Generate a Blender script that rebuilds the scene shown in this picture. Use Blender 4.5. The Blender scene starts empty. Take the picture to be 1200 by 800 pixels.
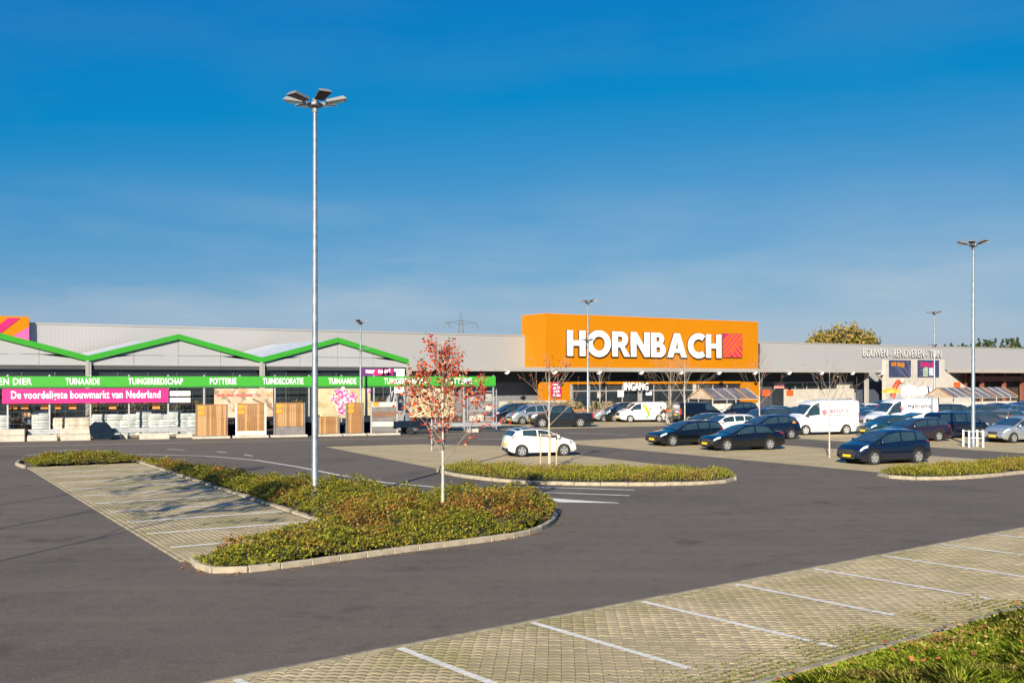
import bpy, bmesh, math, random
import numpy as np
from mathutils import Vector, Matrix
R = math.radians
scene = bpy.context.scene
col = scene.collection
random.seed(7); rng = np.random.default_rng(7)

# ------------------------------------------------------------------ camera
FPX, HOR, CAMH = 1215.0, 442.0, 4.1          # focal length in photo pixels (1200 wide), horizon row, eye height
cam = bpy.data.cameras.new("camera"); camo = bpy.data.objects.new("camera", cam); col.objects.link(camo)
camo.location = (0, 0, CAMH); camo.rotation_euler = (R(90), 0, 0)
cam.sensor_width = 36; cam.lens = FPX / 1200 * 36; cam.shift_y = (HOR - 400) / 1200
cam.clip_start = 0.1; cam.clip_end = 6000
scene.camera = camo
# ------------------------------------------------------------------ light
SUN_EL = R(23); SUN_DIR = Vector((-0.262, -0.965, 0)).normalized()     # horizontal direction towards the sun
SKY_GRADE = ((.40, -1.10), (.31, .51), (.20, 3.05))
w = bpy.data.worlds.new("World"); scene.world = w; w.use_nodes = True
nt = w.node_tree; N = nt.nodes; L = nt.links
for n in list(N): N.remove(n)
sky = N.new('ShaderNodeTexSky'); sky.sky_type = 'NISHITA'; sky.sun_disc = False
sky.sun_elevation = SUN_EL; sky.sun_rotation = math.atan2(SUN_DIR.x, SUN_DIR.y)
sky.air_density = 1.0; sky.dust_density = 0.3; sky.ozone_density = 1.0
sep = N.new('ShaderNodeSeparateColor'); com = N.new('ShaderNodeCombineColor')    # grade the whole sky: a deep polarised blue
L.new(sky.outputs[0], sep.inputs[0])
for i, (k, o) in enumerate(SKY_GRADE):
    ma = N.new('ShaderNodeMath'); ma.operation = 'MULTIPLY_ADD'; ma.inputs[1].default_value = k; ma.inputs[2].default_value = o
    mm = N.new('ShaderNodeMath'); mm.operation = 'MAXIMUM'; mm.inputs[1].default_value = .03
    L.new(sep.outputs[i], ma.inputs[0]); L.new(ma.outputs[0], mm.inputs[0]); L.new(mm.outputs[0], com.inputs[i])
tc = N.new('ShaderNodeTexCoord')
mp = N.new('ShaderNodeMapping'); mp.inputs['Scale'].default_value = (1.3, 1.3, 6.5); mp.inputs['Location'].default_value = (2.4, 1.1, .6)
ns = N.new('ShaderNodeTexNoise'); ns.inputs['Scale'].default_value = 2.3; ns.inputs['Detail'].default_value = 6; ns.inputs['Roughness'].default_value = .55
rp = N.new('ShaderNodeValToRGB'); rp.color_ramp.elements[0].position = .42; rp.color_ramp.elements[1].position = .70
rp.color_ramp.elements[0].color = (0, 0, 0, 1); rp.color_ramp.elements[1].color = (.72, .72, .72, 1)
mx = N.new('ShaderNodeMix'); mx.data_type = 'RGBA'
cl = mx.inputs[7]; cl.default_value = (3.35, 4.15, 4.9, 1)
bg = N.new('ShaderNodeBackground'); bg.inputs['Strength'].default_value = 0.06
wo = N.new('ShaderNodeOutputWorld')
L.new(tc.outputs['Generated'], mp.inputs[0]); L.new(mp.outputs[0], ns.inputs['Vector'])
sx = N.new('ShaderNodeSeparateXYZ'); L.new(tc.outputs['Generated'], sx.inputs[0])
er = N.new('ShaderNodeValToRGB'); ee = er.color_ramp.elements; ee[0].position = 0; ee[0].color = (1, 1, 1, 1); ee[1].position = .19; ee[1].color = (.06, .06, .06, 1)   # clouds thin out with height
e2 = ee.new(.085); e2.color = (1, 1, 1, 1); e3 = ee.new(.125); e3.color = (.42, .42, .42, 1)
L.new(sx.outputs['Z'], er.inputs[0]); cm = N.new('ShaderNodeMath'); cm.operation = 'MULTIPLY'; L.new(rp.outputs[0], cm.inputs[0]); L.new(er.outputs[0], cm.inputs[1])
L.new(ns.outputs['Fac'], rp.inputs[0]); L.new(cm.outputs[0], mx.inputs[0]); L.new(com.outputs[0], mx.inputs[6])
L.new(mx.outputs[2], bg.inputs[0]); L.new(bg.outputs[0], wo.inputs[0])
sun = bpy.data.lights.new("sun", 'SUN'); sun.energy = 4.2; sun.angle = R(.53); sun.color = (1, .90, .72)
so = bpy.data.objects.new("sun", sun); col.objects.link(so); so.location = (-20, -60, 40)
so.rotation_euler = Vector((-SUN_DIR.x * math.cos(SUN_EL), -SUN_DIR.y * math.cos(SUN_EL), -math.sin(SUN_EL))).to_track_quat('-Z', 'Y').to_euler()
vs = scene.view_settings; vs.view_transform = 'Standard'; vs.look = 'None'; vs.gamma = 1; vs.use_curve_mapping = False
vs.exposure = 1.15

# ------------------------------------------------------------------ survey frames
ANG = R(32.5)
U = Vector((math.cos(ANG), math.sin(ANG), 0)); V = Vector((-math.sin(ANG), math.cos(ANG), 0))
def cd(c, d, z=0.0): return Vector((c * U.x + d * V.x, c * U.y + d * V.y, z))
def g(px, py, z=0.0):
    Y = FPX * (CAMH - z) / (py - HOR); return Vector(((px - 600) / FPX * Y, Y, z))
class Frame:                                        # a vertical plane in plan: origin, direction
    def __init__(s, ox, oy, ang): s.o = Vector((ox, oy)); s.a = ang; s.d = Vector((math.cos(ang), math.sin(ang))); s.n = Vector((-math.sin(ang), math.cos(ang)))
    def at(s, px, py=HOR, off=0.0):                 # surveyed point -> (run along the plane, height)
        o = s.o + s.n * off; k = (px - 600) / FPX
        t = (k * o.y - o.x) / (s.d.x - k * s.d.y); Y = o.y + s.d.y * t
        return t, CAMH + (HOR - py) * Y / FPX
    def w(s, t, off=0, z=0): p = s.o + s.d * t + s.n * off; return Vector((p.x, p.y, z))

# ------------------------------------------------------------------ materials
MATS = {}
def mat(name, c, rough=.6, metal=0.0, var=.12, scale=2.0, bump=0.0, bscale=40, coat=0.0, spec=.5, detail=5, c2=None, emit=None, trans=0):
    if name in MATS: return MATS[name]
    m = bpy.data.materials.new(name); m.use_nodes = True; MATS[name] = m
    t = m.node_tree; n = t.nodes; b = n['Principled BSDF']
    b.inputs['Roughness'].default_value = rough; b.inputs['Metallic'].default_value = metal
    b.inputs['Coat Weight'].default_value = coat; b.inputs['Specular IOR Level'].default_value = spec
    b.inputs['Coat Roughness'].default_value = .06
    tcn = n.new('ShaderNodeTexCoord')
    nz = n.new('ShaderNodeTexNoise'); nz.inputs['Scale'].default_value = scale; nz.inputs['Detail'].default_value = detail
    t.links.new(tcn.outputs['Object'], nz.inputs['Vector'])
    r = n.new('ShaderNodeValToRGB'); e = r.color_ramp.elements
    a = c2 if c2 else tuple(max(0, x * (1 - var)) for x in c); z = c if c2 else tuple(min(1, x * (1 + var)) for x in c)
    e[0].position = .34; e[1].position = .66; e[0].color = (*a, 1); e[1].color = (*z, 1)
    t.links.new(nz.outputs['Fac'], r.inputs[0]); t.links.new(r.outputs[0], b.inputs['Base Color'])
    if bump:
        n2 = n.new('ShaderNodeTexNoise'); n2.inputs['Scale'].default_value = bscale; n2.inputs['Detail'].default_value = 3
        t.links.new(tcn.outputs['Object'], n2.inputs['Vector'])
        bp = n.new('ShaderNodeBump'); bp.inputs['Strength'].default_value = bump; bp.inputs['Distance'].default_value = .02
        t.links.new(n2.outputs['Fac'], bp.inputs['Height']); t.links.new(bp.outputs[0], b.inputs['Normal'])
    if emit: b.inputs['Emission Color'].default_value = (*emit, 1); b.inputs['Emission Strength'].default_value = 1
    return m
def nd(m, typ, **k):
    x = m.node_tree.nodes.new(typ)
    for a, v in k.items():
        if a.startswith('i_'): x.inputs[a[2:]].default_value = v
        else: setattr(x, a, v)
    return x
def leaf_mat(name, cols, rough=.55, patch=None, tr=.25, pscale=.6, tone=False):
    m = bpy.data.materials.new(name); m.use_nodes = True; MATS[name] = m
    t = m.node_tree; n = t.nodes; b = n['Principled BSDF']; b.inputs['Roughness'].default_value = rough; b.inputs['Specular IOR Level'].default_value = .3
    ge = nd(m, 'ShaderNodeNewGeometry'); r = nd(m, 'ShaderNodeValToRGB'); cr = r.color_ramp
    while len(cr.elements) < len(cols): cr.elements.new(.5)
    for i, c in enumerate(cols): cr.elements[i].position = i / max(1, len(cols) - 1); cr.elements[i].color = (*c, 1)
    t.links.new(ge.outputs['Random Per Island'], r.inputs[0]); out = r.outputs[0]
    if patch:
        tcn = nd(m, 'ShaderNodeTexCoord'); nz = nd(m, 'ShaderNodeTexNoise'); nz.inputs['Scale'].default_value = pscale; nz.inputs['Detail'].default_value = 4
        t.links.new(tcn.outputs['Object'], nz.inputs[0]); r2 = nd(m, 'ShaderNodeValToRGB'); r2.color_ramp.elements[0].position = .5; r2.color_ramp.elements[1].position = .66
        if tone:
            an = nd(m, 'ShaderNodeAttribute', attribute_name='tone'); t.links.new(an.outputs['Fac'], r2.inputs[0]); r2.color_ramp.elements[0].position = .56; r2.color_ramp.elements[1].position = .84
        else: t.links.new(nz.outputs['Fac'], r2.inputs[0])
        mxx = nd(m, 'ShaderNodeMix', data_type='RGBA')
        r3 = nd(m, 'ShaderNodeValToRGB'); cr3 = r3.color_ramp
        while len(cr3.elements) < len(patch): cr3.elements.new(.5)
        for i, c in enumerate(patch): cr3.elements[i].position = i / max(1, len(patch) - 1); cr3.elements[i].color = (*c, 1)
        t.links.new(ge.outputs['Random Per Island'], r3.inputs[0])
        t.links.new(r2.outputs[0], mxx.inputs[0]); t.links.new(out, mxx.inputs[6]); t.links.new(r3.outputs[0], mxx.inputs[7]); out = mxx.outputs[2]
    t.links.new(out, b.inputs['Base Color'])
    if tr:
        tl = nd(m, 'ShaderNodeBsdfTranslucent'); ms = nd(m, 'ShaderNodeMixShader'); ms.inputs[0].default_value = tr
        t.links.new(out, tl.inputs[0]); t.links.new(b.outputs[0], ms.inputs[1]); t.links.new(tl.outputs[0], ms.inputs[2])
        t.links.new(ms.outputs[0], n['Material Output'].inputs[0])
    return m

# ------------------------------------------------------------------ mesh builder
class MB:
    def __init__(s): s.v = []; s.f = []
    def add(s, vs, fs):
        o = len(s.v); s.v += [tuple(x) for x in vs]; s.f += [tuple(i + o for i in f) for f in fs]; return s
    def box(s, x0, x1, y0, y1, z0, z1, m=None):
        p = [Vector((x, y, z)) for z in (z0, z1) for y in (y0, y1) for x in (x0, x1)]
        if m is not None: p = [m @ q for q in p]
        return s.add(p, [(0, 2, 3, 1), (4, 5, 7, 6), (0, 1, 5, 4), (2, 6, 7, 3), (0, 4, 6, 2), (1, 3, 7, 5)])
    def bbox(s, x0, x1, y0, y1, z0, z1, b=.02, m=None):   # box with chamfered upright and top edges
        def ring(z, i): return [(x0 + i, y0, z), (x1 - i, y0, z), (x1, y0 + i, z), (x1, y1 - i, z), (x1 - i, y1, z), (x0 + i, y1, z), (x0, y1 - i, z), (x0, y0 + i, z)]
        def sh(r, k): return [(min(max(x, x0 + k), x1 - k), min(max(y, y0 + k), y1 - k), z) for x, y, z in r]
        p = ring(z0, b) + ring(z1 - b, b) + sh(ring(z1, b), b)
        p = [Vector(q) for q in p]
        if m is not None: p = [m @ q for q in p]
        f = [tuple(range(7, -1, -1)), tuple(range(16, 24))]
        for k in (0, 8):
            f += [(k + i, k + (i + 1) % 8, k + 8 + (i + 1) % 8, k + 8 + i) for i in range(8)]
        return s.add(p, f)
    def tube(s, a, b, r0, r1=None, n=8, cap=True):
        r1 = r0 if r1 is None else r1; a = Vector(a); b = Vector(b); d = (b - a)
        if d.length < 1e-6: return s
        d.normalize(); x = d.orthogonal().normalized(); y = d.cross(x)
        p = [a + (x * math.cos(2 * math.pi * i / n) + y * math.sin(2 * math.pi * i / n)) * r0 for i in range(n)]
        p += [b + (x * math.cos(2 * math.pi * i / n) + y * math.sin(2 * math.pi * i / n)) * r1 for i in range(n)]
        f = [(i, (i + 1) % n, n + (i + 1) % n, n + i) for i in range(n)]
        if cap: f += [tuple(range(n - 1, -1, -1)), tuple(range(n, 2 * n))]
        return s.add(p, f)
    def lathe(s, prof, n=16, axis='z', c=(0, 0, 0)):
        p = []
        for r, h in prof:
            for i in range(n):
                a = 2 * math.pi * i / n
                q = (r * math.cos(a), r * math.sin(a), h) if axis == 'z' else (r * math.cos(a), h, r * math.sin(a))
                p.append((q[0] + c[0], q[1] + c[1], q[2] + c[2]))
        f = []
        for k in range(len(prof) - 1):
            f += [(k * n + i, k * n + (i + 1) % n, (k + 1) * n + (i + 1) % n, (k + 1) * n + i) for i in range(n)]
        f += [tuple(range(n - 1, -1, -1)), tuple(range((len(prof) - 1) * n, len(prof) * n))]
        return s.add(p, f)
    def prism(s, poly, z0, z1):                      # poly in xy
        n = len(poly); p = [(x, y, z0) for x, y in poly] + [(x, y, z1) for x, y in poly]
        return s.add(p, [tuple(range(n - 1, -1, -1)), tuple(range(n, 2 * n))] + [(i, (i + 1) % n, n + (i + 1) % n, n + i) for i in range(n)])
    def wall(s, poly, y0, y1):                       # poly in xz, thickness along y
        n = len(poly); p = [(x, y0, z) for x, z in poly] + [(x, y1, z) for x, z in poly]
        return s.add(p, [tuple(range(n)), tuple(range(2 * n - 1, n - 1, -1))] + [((i + 1) % n, i, n + i, n + (i + 1) % n) for i in range(n)])
    def mesh(s, name, m=None, smooth=None):
        me = bpy.data.meshes.new(name); me.from_pydata(s.v, [], s.f)
        bm = bmesh.new(); bm.from_mesh(me); bmesh.ops.recalc_face_normals(bm, faces=bm.faces); bm.to_mesh(me); bm.free()
        if smooth is not None:
            me.shade_smooth(); me.set_sharp_from_angle(angle=R(smooth))
        if m is not None: me.materials.append(m)
        me.update(); return me
    def build(s, name, m, parent=None, smooth=None, loc=None, rz=0):
        o = bpy.data.objects.new(name, s.mesh(name, m, smooth)); col.objects.link(o)
        if parent: o.parent = parent
        if loc is not None: o.location = loc
        if rz: o.rotation_euler.z = rz
        return o
def link(name, me, parent=None, loc=(0, 0, 0), rz=0, sc=None):
    o = bpy.data.objects.new(name, me); col.objects.link(o); o.location = loc; o.rotation_euler = (0, 0, rz)
    if sc: o.scale = sc
    if parent: o.parent = parent
    return o
def tag(o, label, cat, group=None):
    o['label'] = label; o['category'] = cat
    if group: o['group'] = group
    return o
def thing(name, label, cat, loc=(0, 0, 0), rz=0, group=None):
    o = bpy.data.objects.new(name, None); col.objects.link(o); o.location = loc; o.rotation_euler = (0, 0, rz); o.empty_display_size = .2
    return tag(o, label, cat, group)
def struct(o): o['kind'] = 'structure'; return o
def stuff(o, label=None, cat=None):
    o['kind'] = 'stuff'
    if label: tag(o, label, cat)
    return o
def copy_tree(o, parent=None):
    c = o.copy(); col.objects.link(c); c.parent = parent
    for ch in list(o.children): copy_tree(ch, c)
    return c
def fast_mesh(name, verts, nper, m):                 # many loose polygons of nper corners
    me = bpy.data.meshes.new(name); k = len(verts); me.vertices.add(k); me.vertices.foreach_set('co', np.asarray(verts, np.float32).ravel())
    p = k // nper; me.loops.add(k); me.loops.foreach_set('vertex_index', np.arange(k, dtype=np.int32))
    me.polygons.add(p); me.polygons.foreach_set('loop_start', np.arange(0, k, nper, dtype=np.int32)); me.polygons.foreach_set('loop_total', np.full(p, nper, np.int32))
    me.materials.append(m); me.update(calc_edges=True); return me
def inside(poly, x, y):
    r = np.zeros(len(x), bool); n = len(poly)
    for i in range(n):
        x0, y0 = poly[i]; x1, y1 = poly[(i + 1) % n]
        c = ((y0 > y) != (y1 > y)) & (x < (x1 - x0) * (y - y0) / ((y1 - y0) if y1 != y0 else 1e-9) + x0); r ^= c
    return r
def edge_dist(poly, x, y):
    d = np.full(len(x), 1e9); n = len(poly)
    for i in range(n):
        x0, y0 = poly[i]; x1, y1 = poly[(i + 1) % n]; ex, ey = x1 - x0, y1 - y0; l2 = ex * ex + ey * ey + 1e-9
        t = np.clip(((x - x0) * ex + (y - y0) * ey) / l2, 0, 1); d = np.minimum(d, np.hypot(x - x0 - t * ex, y - y0 - t * ey))
    return d
def lump(x, y, s=1.0, seed=0):                       # cheap smooth noise in 0..1
    r = np.random.default_rng(seed); v = np.zeros(len(x)); tot = 0
    for k in range(7):
        f = s * (1.7 ** k) * .6; a = r.uniform(0, 6.28); p = r.uniform(0, 6.28); am = .75 ** k; q = r.uniform(0, 6.28)
        v += am * np.sin(f * (x * math.cos(a) + y * math.sin(a)) + p + 1.3 * np.sin(f * .7 * (y * math.cos(a) - x * math.sin(a)) + q)); tot += am
    return .5 + .5 * v / tot
def clip(poly, f):
    o = []
    for i in range(len(poly)):
        a, c = poly[i], poly[(i + 1) % len(poly)]; fa, fc = f(*a), f(*c)
        if fa >= 0: o.append(a)
        if fa * fc < 0: t = fa / (fa - fc); o.append((a[0] + (c[0] - a[0]) * t, a[1] + (c[1] - a[1]) * t))
    return o
# text as mesh: cap height h, width wdt, lies in local xz facing -y
def text_mesh(name, s, h, wdt, m, depth=.02, bold=.02):
    cu = bpy.data.curves.new(name, 'FONT'); cu.body = s; cu.size = 1; cu.offset = bold; cu.extrude = .01; cu.resolution_u = 3; cu.align_x = 'LEFT'; cu.space_character = 1.06
    o = bpy.data.objects.new('t', cu); col.objects.link(o); dg = bpy.context.evaluated_depsgraph_get()
    me = bpy.data.meshes.new_from_object(o.evaluated_get(dg)); bpy.data.objects.remove(o); bpy.data.curves.remove(cu)
    k = len(me.vertices); a = np.empty(k * 3, np.float32); me.vertices.foreach_get('co', a); a = a.reshape(-1, 3)
    x0, x1 = a[:, 0].min(), a[:, 0].max()
    b = np.stack([(a[:, 0] - x0) / (x1 - x0) * wdt, -(a[:, 2]) / .02 * depth, a[:, 1] / .72 * h], 1)
    me.vertices.foreach_set('co', b.astype(np.float32).ravel()); me.materials.clear(); me.materials.append(m); me.name = name; me.update(); return me
def outline_mesh(name, loops, m, depth, off=0.0):    # filled outlines (first outer, others holes) in xz
    cu = bpy.data.curves.new(name, 'CURVE'); cu.dimensions = '2D'; cu.fill_mode = 'BOTH'; cu.extrude = depth / 2; cu.offset = off
    for lp in loops:
        sp = cu.splines.new('POLY'); sp.points.add(len(lp) - 1); sp.use_cyclic_u = True
        for i, (x, z) in enumerate(lp): sp.points[i].co = (x, z, 0, 1)
    o = bpy.data.objects.new('t', cu); col.objects.link(o); dg = bpy.context.evaluated_depsgraph_get()
    me = bpy.data.meshes.new_from_object(o.evaluated_get(dg)); bpy.data.objects.remove(o); bpy.data.curves.remove(cu)
    for v in me.vertices: x, y, z = v.co; v.co = (x, -z, y)
    me.materials.clear(); me.materials.append(m); me.name = name; me.update(); return me

# ================================================================== GROUND
def asphalt_mat():
    m = mat('asphalt', (.118, .096, .073), rough=.85, var=.08, scale=.35, detail=8, bump=.6, bscale=75, spec=.35)
    t = m.node_tree; b = t.nodes['Principled BSDF']; src = b.inputs['Base Color'].links[0].from_socket
    tcn = nd(m, 'ShaderNodeTexCoord')
    def layer(src, scale, lo, hi, c, typ='noise'):
        nz = nd(m, 'ShaderNodeTexNoise'); nz.inputs['Scale'].default_value = scale; nz.inputs['Detail'].default_value = 3
        t.links.new(tcn.outputs['Object'], nz.inputs[0])
        r = nd(m, 'ShaderNodeValToRGB'); r.color_ramp.elements[0].position = lo; r.color_ramp.elements[1].position = hi
        t.links.new(nz.outputs['Fac'], r.inputs[0]); x = nd(m, 'ShaderNodeMix', data_type='RGBA'); x.inputs[7].default_value = (*c, 1)
        t.links.new(r.outputs[0], x.inputs[0]); t.links.new(src, x.inputs[6]); return x.outputs[2]
    s = layer(src, 70, .54, .70, (.21, .18, .145))
    s = layer(s, 48, .56, .74, (.05, .04, .030))
    s = layer(s, .16, .52, .70, (.086, .072, .058))
    s = layer(s, .9, .60, .78, (.142, .117, .090))
    s = layer(s, 6.5, .735, .76, (.30, .26, .21))
    s = layer(s, 26, .52, .72, (.165, .138, .110))
    s = layer(s, 17, .52, .72, (.074, .060, .046))
    s = layer(s, 5.5, .54, .76, (.140, .116, .090))
    s = layer(s, 2.3, .54, .78, (.090, .073, .056))
    s = layer(s, .55, .62, .70, (.080, .065, .050))
    mpn = nd(m, 'ShaderNodeMapping'); mpn.inputs['Rotation'].default_value = (0, 0, -R(14)); mpn.inputs['Scale'].default_value = (.09, 1.6, 1); t.links.new(tcn.outputs['Object'], mpn.inputs[0])     # long drive streaks
    nz = nd(m, 'ShaderNodeTexNoise'); nz.inputs['Scale'].default_value = 1.0; nz.inputs['Detail'].default_value = 5; t.links.new(mpn.outputs[0], nz.inputs[0]); r = nd(m, 'ShaderNodeValToRGB'); r.color_ramp.elements[0].position = .5; r.color_ramp.elements[1].position = .72; r.color_ramp.elements[1].color = (.55, .55, .55, 1)
    t.links.new(nz.outputs['Fac'], r.inputs[0]); x = nd(m, 'ShaderNodeMix', data_type='RGBA'); x.inputs[7].default_value = (.158, .131, .102, 1); t.links.new(r.outputs[0], x.inputs[0]); t.links.new(s, x.inputs[6]); s = x.outputs[2]
    t.links.new(s, b.inputs['Base Color']); return m
ASPH = asphalt_mat()
FIELD = mat('field', (.10, .13, .05), rough=.95, var=.3, scale=.05)
b = MB(); b.add([(-3000, -1500, -.03), (3000, -1500, -.03), (3000, 4500, -.03), (-3000, 4500, -.03)], [(0, 1, 2, 3)])
struct(b.build('ground', FIELD))
b = MB(); b.add([(-140, -30, 0), (190, -30, 0), (190, 230, 0), (-140, 230, 0)], [(0, 1, 2, 3)])
struct(b.build('road', ASPH))

# --- far parking bays: pale paving as sheets
def paving_mat(name, base, dark):
    m = mat(name, base, rough=.85, var=.10, scale=.5, bump=.2, bscale=60)
    t = m.node_tree; b = t.nodes['Principled BSDF']; src = b.inputs['Base Color'].links[0].from_socket
    tcn = nd(m, 'ShaderNodeTexCoord'); mpn = nd(m, 'ShaderNodeMapping'); mpn.inputs['Rotation'].default_value = (0, 0, -ANG)
    br = nd(m, 'ShaderNodeTexBrick'); br.inputs['Scale'].default_value = 1; br.inputs['Brick Width'].default_value = .21; br.inputs['Row Height'].default_value = .105; br.inputs['Mortar Size'].default_value = .008
    br.inputs['Color1'].default_value = (1, 1, 1, 1); br.inputs['Color2'].default_value = (.82, .82, .80, 1); br.inputs['Mortar'].default_value = (.35, .36, .28, 1)
    t.links.new(tcn.outputs['Object'], mpn.inputs[0]); t.links.new(mpn.outputs[0], br.inputs['Vector'])
    mu = nd(m, 'ShaderNodeMix', data_type='RGBA', blend_type='MULTIPLY'); mu.inputs[0].default_value = 1
    t.links.new(src, mu.inputs[6]); t.links.new(br.outputs[0], mu.inputs[7])
    nz = nd(m, 'ShaderNodeTexNoise'); nz.inputs['Scale'].default_value = .35; nz.inputs['Detail'].default_value = 5; t.links.new(tcn.outputs['Object'], nz.inputs[0])
    r = nd(m, 'ShaderNodeValToRGB'); r.color_ramp.elements[0].position = .45; r.color_ramp.elements[1].position = .75; t.links.new(nz.outputs['Fac'], r.inputs[0])
    x = nd(m, 'ShaderNodeMix', data_type='RGBA'); x.inputs[7].default_value = (*dark, 1); t.links.new(r.outputs[0], x.inputs[0]); t.links.new(mu.outputs[2], x.inputs[6])
    t.links.new(x.outputs[2], b.inputs['Base Color']); return m
PALE = paving_mat('pale_paving', (.50, .385, .205), (.36, .29, .16))
PAINT = mat('road_paint', (.66, .62, .55), rough=.7, var=.10, scale=3, bump=.2, bscale=50)
PAINT_WORN = mat('worn_road_paint', (.56, .49, .38), rough=.75, var=.25, scale=6)
def sheet(name, pts, z, m):
    bb = MB(); bb.add([(p[0], p[1], z) for p in pts], [tuple(range(len(pts)))]); return struct(bb.build(name, m))
def stripe(p, q, wdt, z, m=PAINT, name='road_marking'):
    p = Vector(p[:2]); q = Vector(q[:2]); d = (q - p).normalized(); n = Vector((-d.y, d.x)) * wdt / 2
    return sheet(name, [p + n, p - n, q - n, q + n], z, m)
def bay_lines(c0, c1, d0, d1, z=.008, step=2.55):
    k = d0
    while k <= d1 + .01:
        stripe(cd(c0 + .2, k), cd(c1 - .2, k), .11, z, PAINT_WORN); k += step
def flat(pts): return [(p[0], p[1]) for p in pts]
lotA = [cd(23.6, 57.5), cd(22.6, 46), cd(22.0, 39.2), cd(24, 36.6), cd(30.4, 31.0), cd(31.6, 32), cd(32.2, 40), cd(32.6, 53.0), cd(29.5, 56.5)]
sheet('parking_paving', flat(lotA), .004, PALE)
bay_lines(23.3, 27.9, 41, 56, step=2.5); bay_lines(28.1, 32.0, 36.5, 53, step=2.5)
for c0, c1, d0, d1 in ((37.4, 47.6, 26, 54.5), (53.4, 63.6, 24, 53), (69.4, 79.6, 24, 52), (85, 95, 24, 50)):
    sheet('parking_paving', flat([cd(c0, d0), cd(c1, d0), cd(c1, d1 - 1), cd(c1 - 1.5, d1), cd(c0 + 1.5, d1), cd(c0, d1 - 1)]), .004, PALE)
    bay_lines(c0, (c0 + c1) / 2, d0 + 1.2, d1 - 1); bay_lines((c0 + c1) / 2, c1, d0 + 1.2, d1 - 1)
for c0, c1 in ((41, 62), (68, 92)):
    sheet('parking_paving', flat([cd(c0, 68.5), cd(c1, 66.5), cd(c1, 79), cd(c0, 79)]), .004, PALE)
# --- lane markings on the asphalt
def polyline_marking(px, wdt, z=.005):
    pts = [g(*p) for p in px]
    bb = MB(); n = len(pts)
    for i, p in enumerate(pts):
        d = (pts[min(i + 1, n - 1)] - pts[max(i - 1, 0)]); d.z = 0; d.normalize(); s = Vector((-d.y, d.x, 0)) * wdt / 2
        bb.v += [tuple(p + s + Vector((0, 0, z))), tuple(p - s + Vector((0, 0, z)))]
    bb.f += [(2 * i, 2 * i + 1, 2 * i + 3, 2 * i + 2) for i in range(n - 1)]
    return struct(bb.build('road_marking', PAINT))
polyline_marking([(120, 533), (170, 532.3), (240, 534), (300, 539), (350, 547), (400, 557), (450, 565), (520, 571.5), (590, 575.5), (660, 577.5), (738, 580.5)], .16)
polyline_marking([(585, 569.3), (640, 570.8), (700, 572.6), (744, 574)], .15)
polyline_marking([(612, 582), (640, 584.5), (725, 589.3)], .14, .009)
sheet('road_marking', flat([g(638, 583.2), g(655, 588.6), g(725, 589.6)]), .013, PAINT)
for a, c in (((60, 528), (95, 527)), ((196, 526), (216, 527.2)), ((254, 529), (266, 530.3)), ((286, 532.4), (296, 534)), ((30, 533), (60, 531.5))): polyline_marking([a, c], .15)
polyline_marking([(-40, 523.5), (60, 522), (200, 519), (330, 516), (480, 513.4), (560, 512)], .12)
polyline_marking([(660, 507), (735, 509.5)], .14); polyline_marking([(560, 514.5), (600, 514)], .14)

# ================================================================== PAVERS (zigzag concrete blocks)
def paver_mat():
    m = mat('concrete_paver', (.365, .295, .175), rough=.9, var=.12, scale=1.0, bump=.3, bscale=90)
    t = m.node_tree; b = t.nodes['Principled BSDF']; src = b.inputs['Base Color'].links[0].from_socket
    ge = nd(m, 'ShaderNodeNewGeometry'); oi = nd(m, 'ShaderNodeObjectInfo'); ad = nd(m, 'ShaderNodeMath', operation='ADD'); fr = nd(m, 'ShaderNodeMath', operation='FRACT')
    t.links.new(ge.outputs['Random Per Island'], ad.inputs[0]); t.links.new(oi.outputs['Random'], ad.inputs[1]); t.links.new(ad.outputs[0], fr.inputs[0])
    r = nd(m, 'ShaderNodeValToRGB'); e = r.color_ramp.elements; e[0].color = (.86, .86, .86, 1); e[1].color = (1.08, 1.07, 1.06, 1)
    t.links.new(fr.outputs[0], r.inputs[0]); mu = nd(m, 'ShaderNodeMix', data_type='RGBA', blend_type='MULTIPLY'); mu.inputs[0].default_value = 1
    t.links.new(src, mu.inputs[6]); t.links.new(r.outputs[0], mu.inputs[7])
    gp = nd(m, 'ShaderNodeNewGeometry'); nz = nd(m, 'ShaderNodeTexNoise'); nz.inputs['Scale'].default_value = .45; nz.inputs['Detail'].default_value = 5; t.links.new(gp.outputs['Position'], nz.inputs[0])
    r2 = nd(m, 'ShaderNodeValToRGB'); r2.color_ramp.elements[0].position = .45; r2.color_ramp.elements[1].position = .72; t.links.new(nz.outputs['Fac'], r2.inputs[0])
    x = nd(m, 'ShaderNodeMix', data_type='RGBA'); x.inputs[7].default_value = (.24, .205, .085, 1); t.links.new(r2.outputs[0], x.inputs[0]); t.links.new(mu.outputs[2], x.inputs[6])
    t.links.new(x.outputs[2], b.inputs['Base Color']); return m
PAVER = paver_mat()
JOINT = mat('mossy_joint', (.105, .085, .035), rough=1, var=.35, scale=3, c2=(.05, .042, .024))
PL, PW, AMP, GAP = .19, .150, .046, .014
def paver_outline(i=0.0):
    h, q = PL / 2 - .0025 - i * .5, PW / 2 - GAP / 2 - i
    return [(-h, -q - AMP / 2), (0, -q + AMP / 2), (h, -q - AMP / 2), (h, q - AMP / 2), (0, q + AMP / 2), (-h, q - AMP / 2)]
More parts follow.
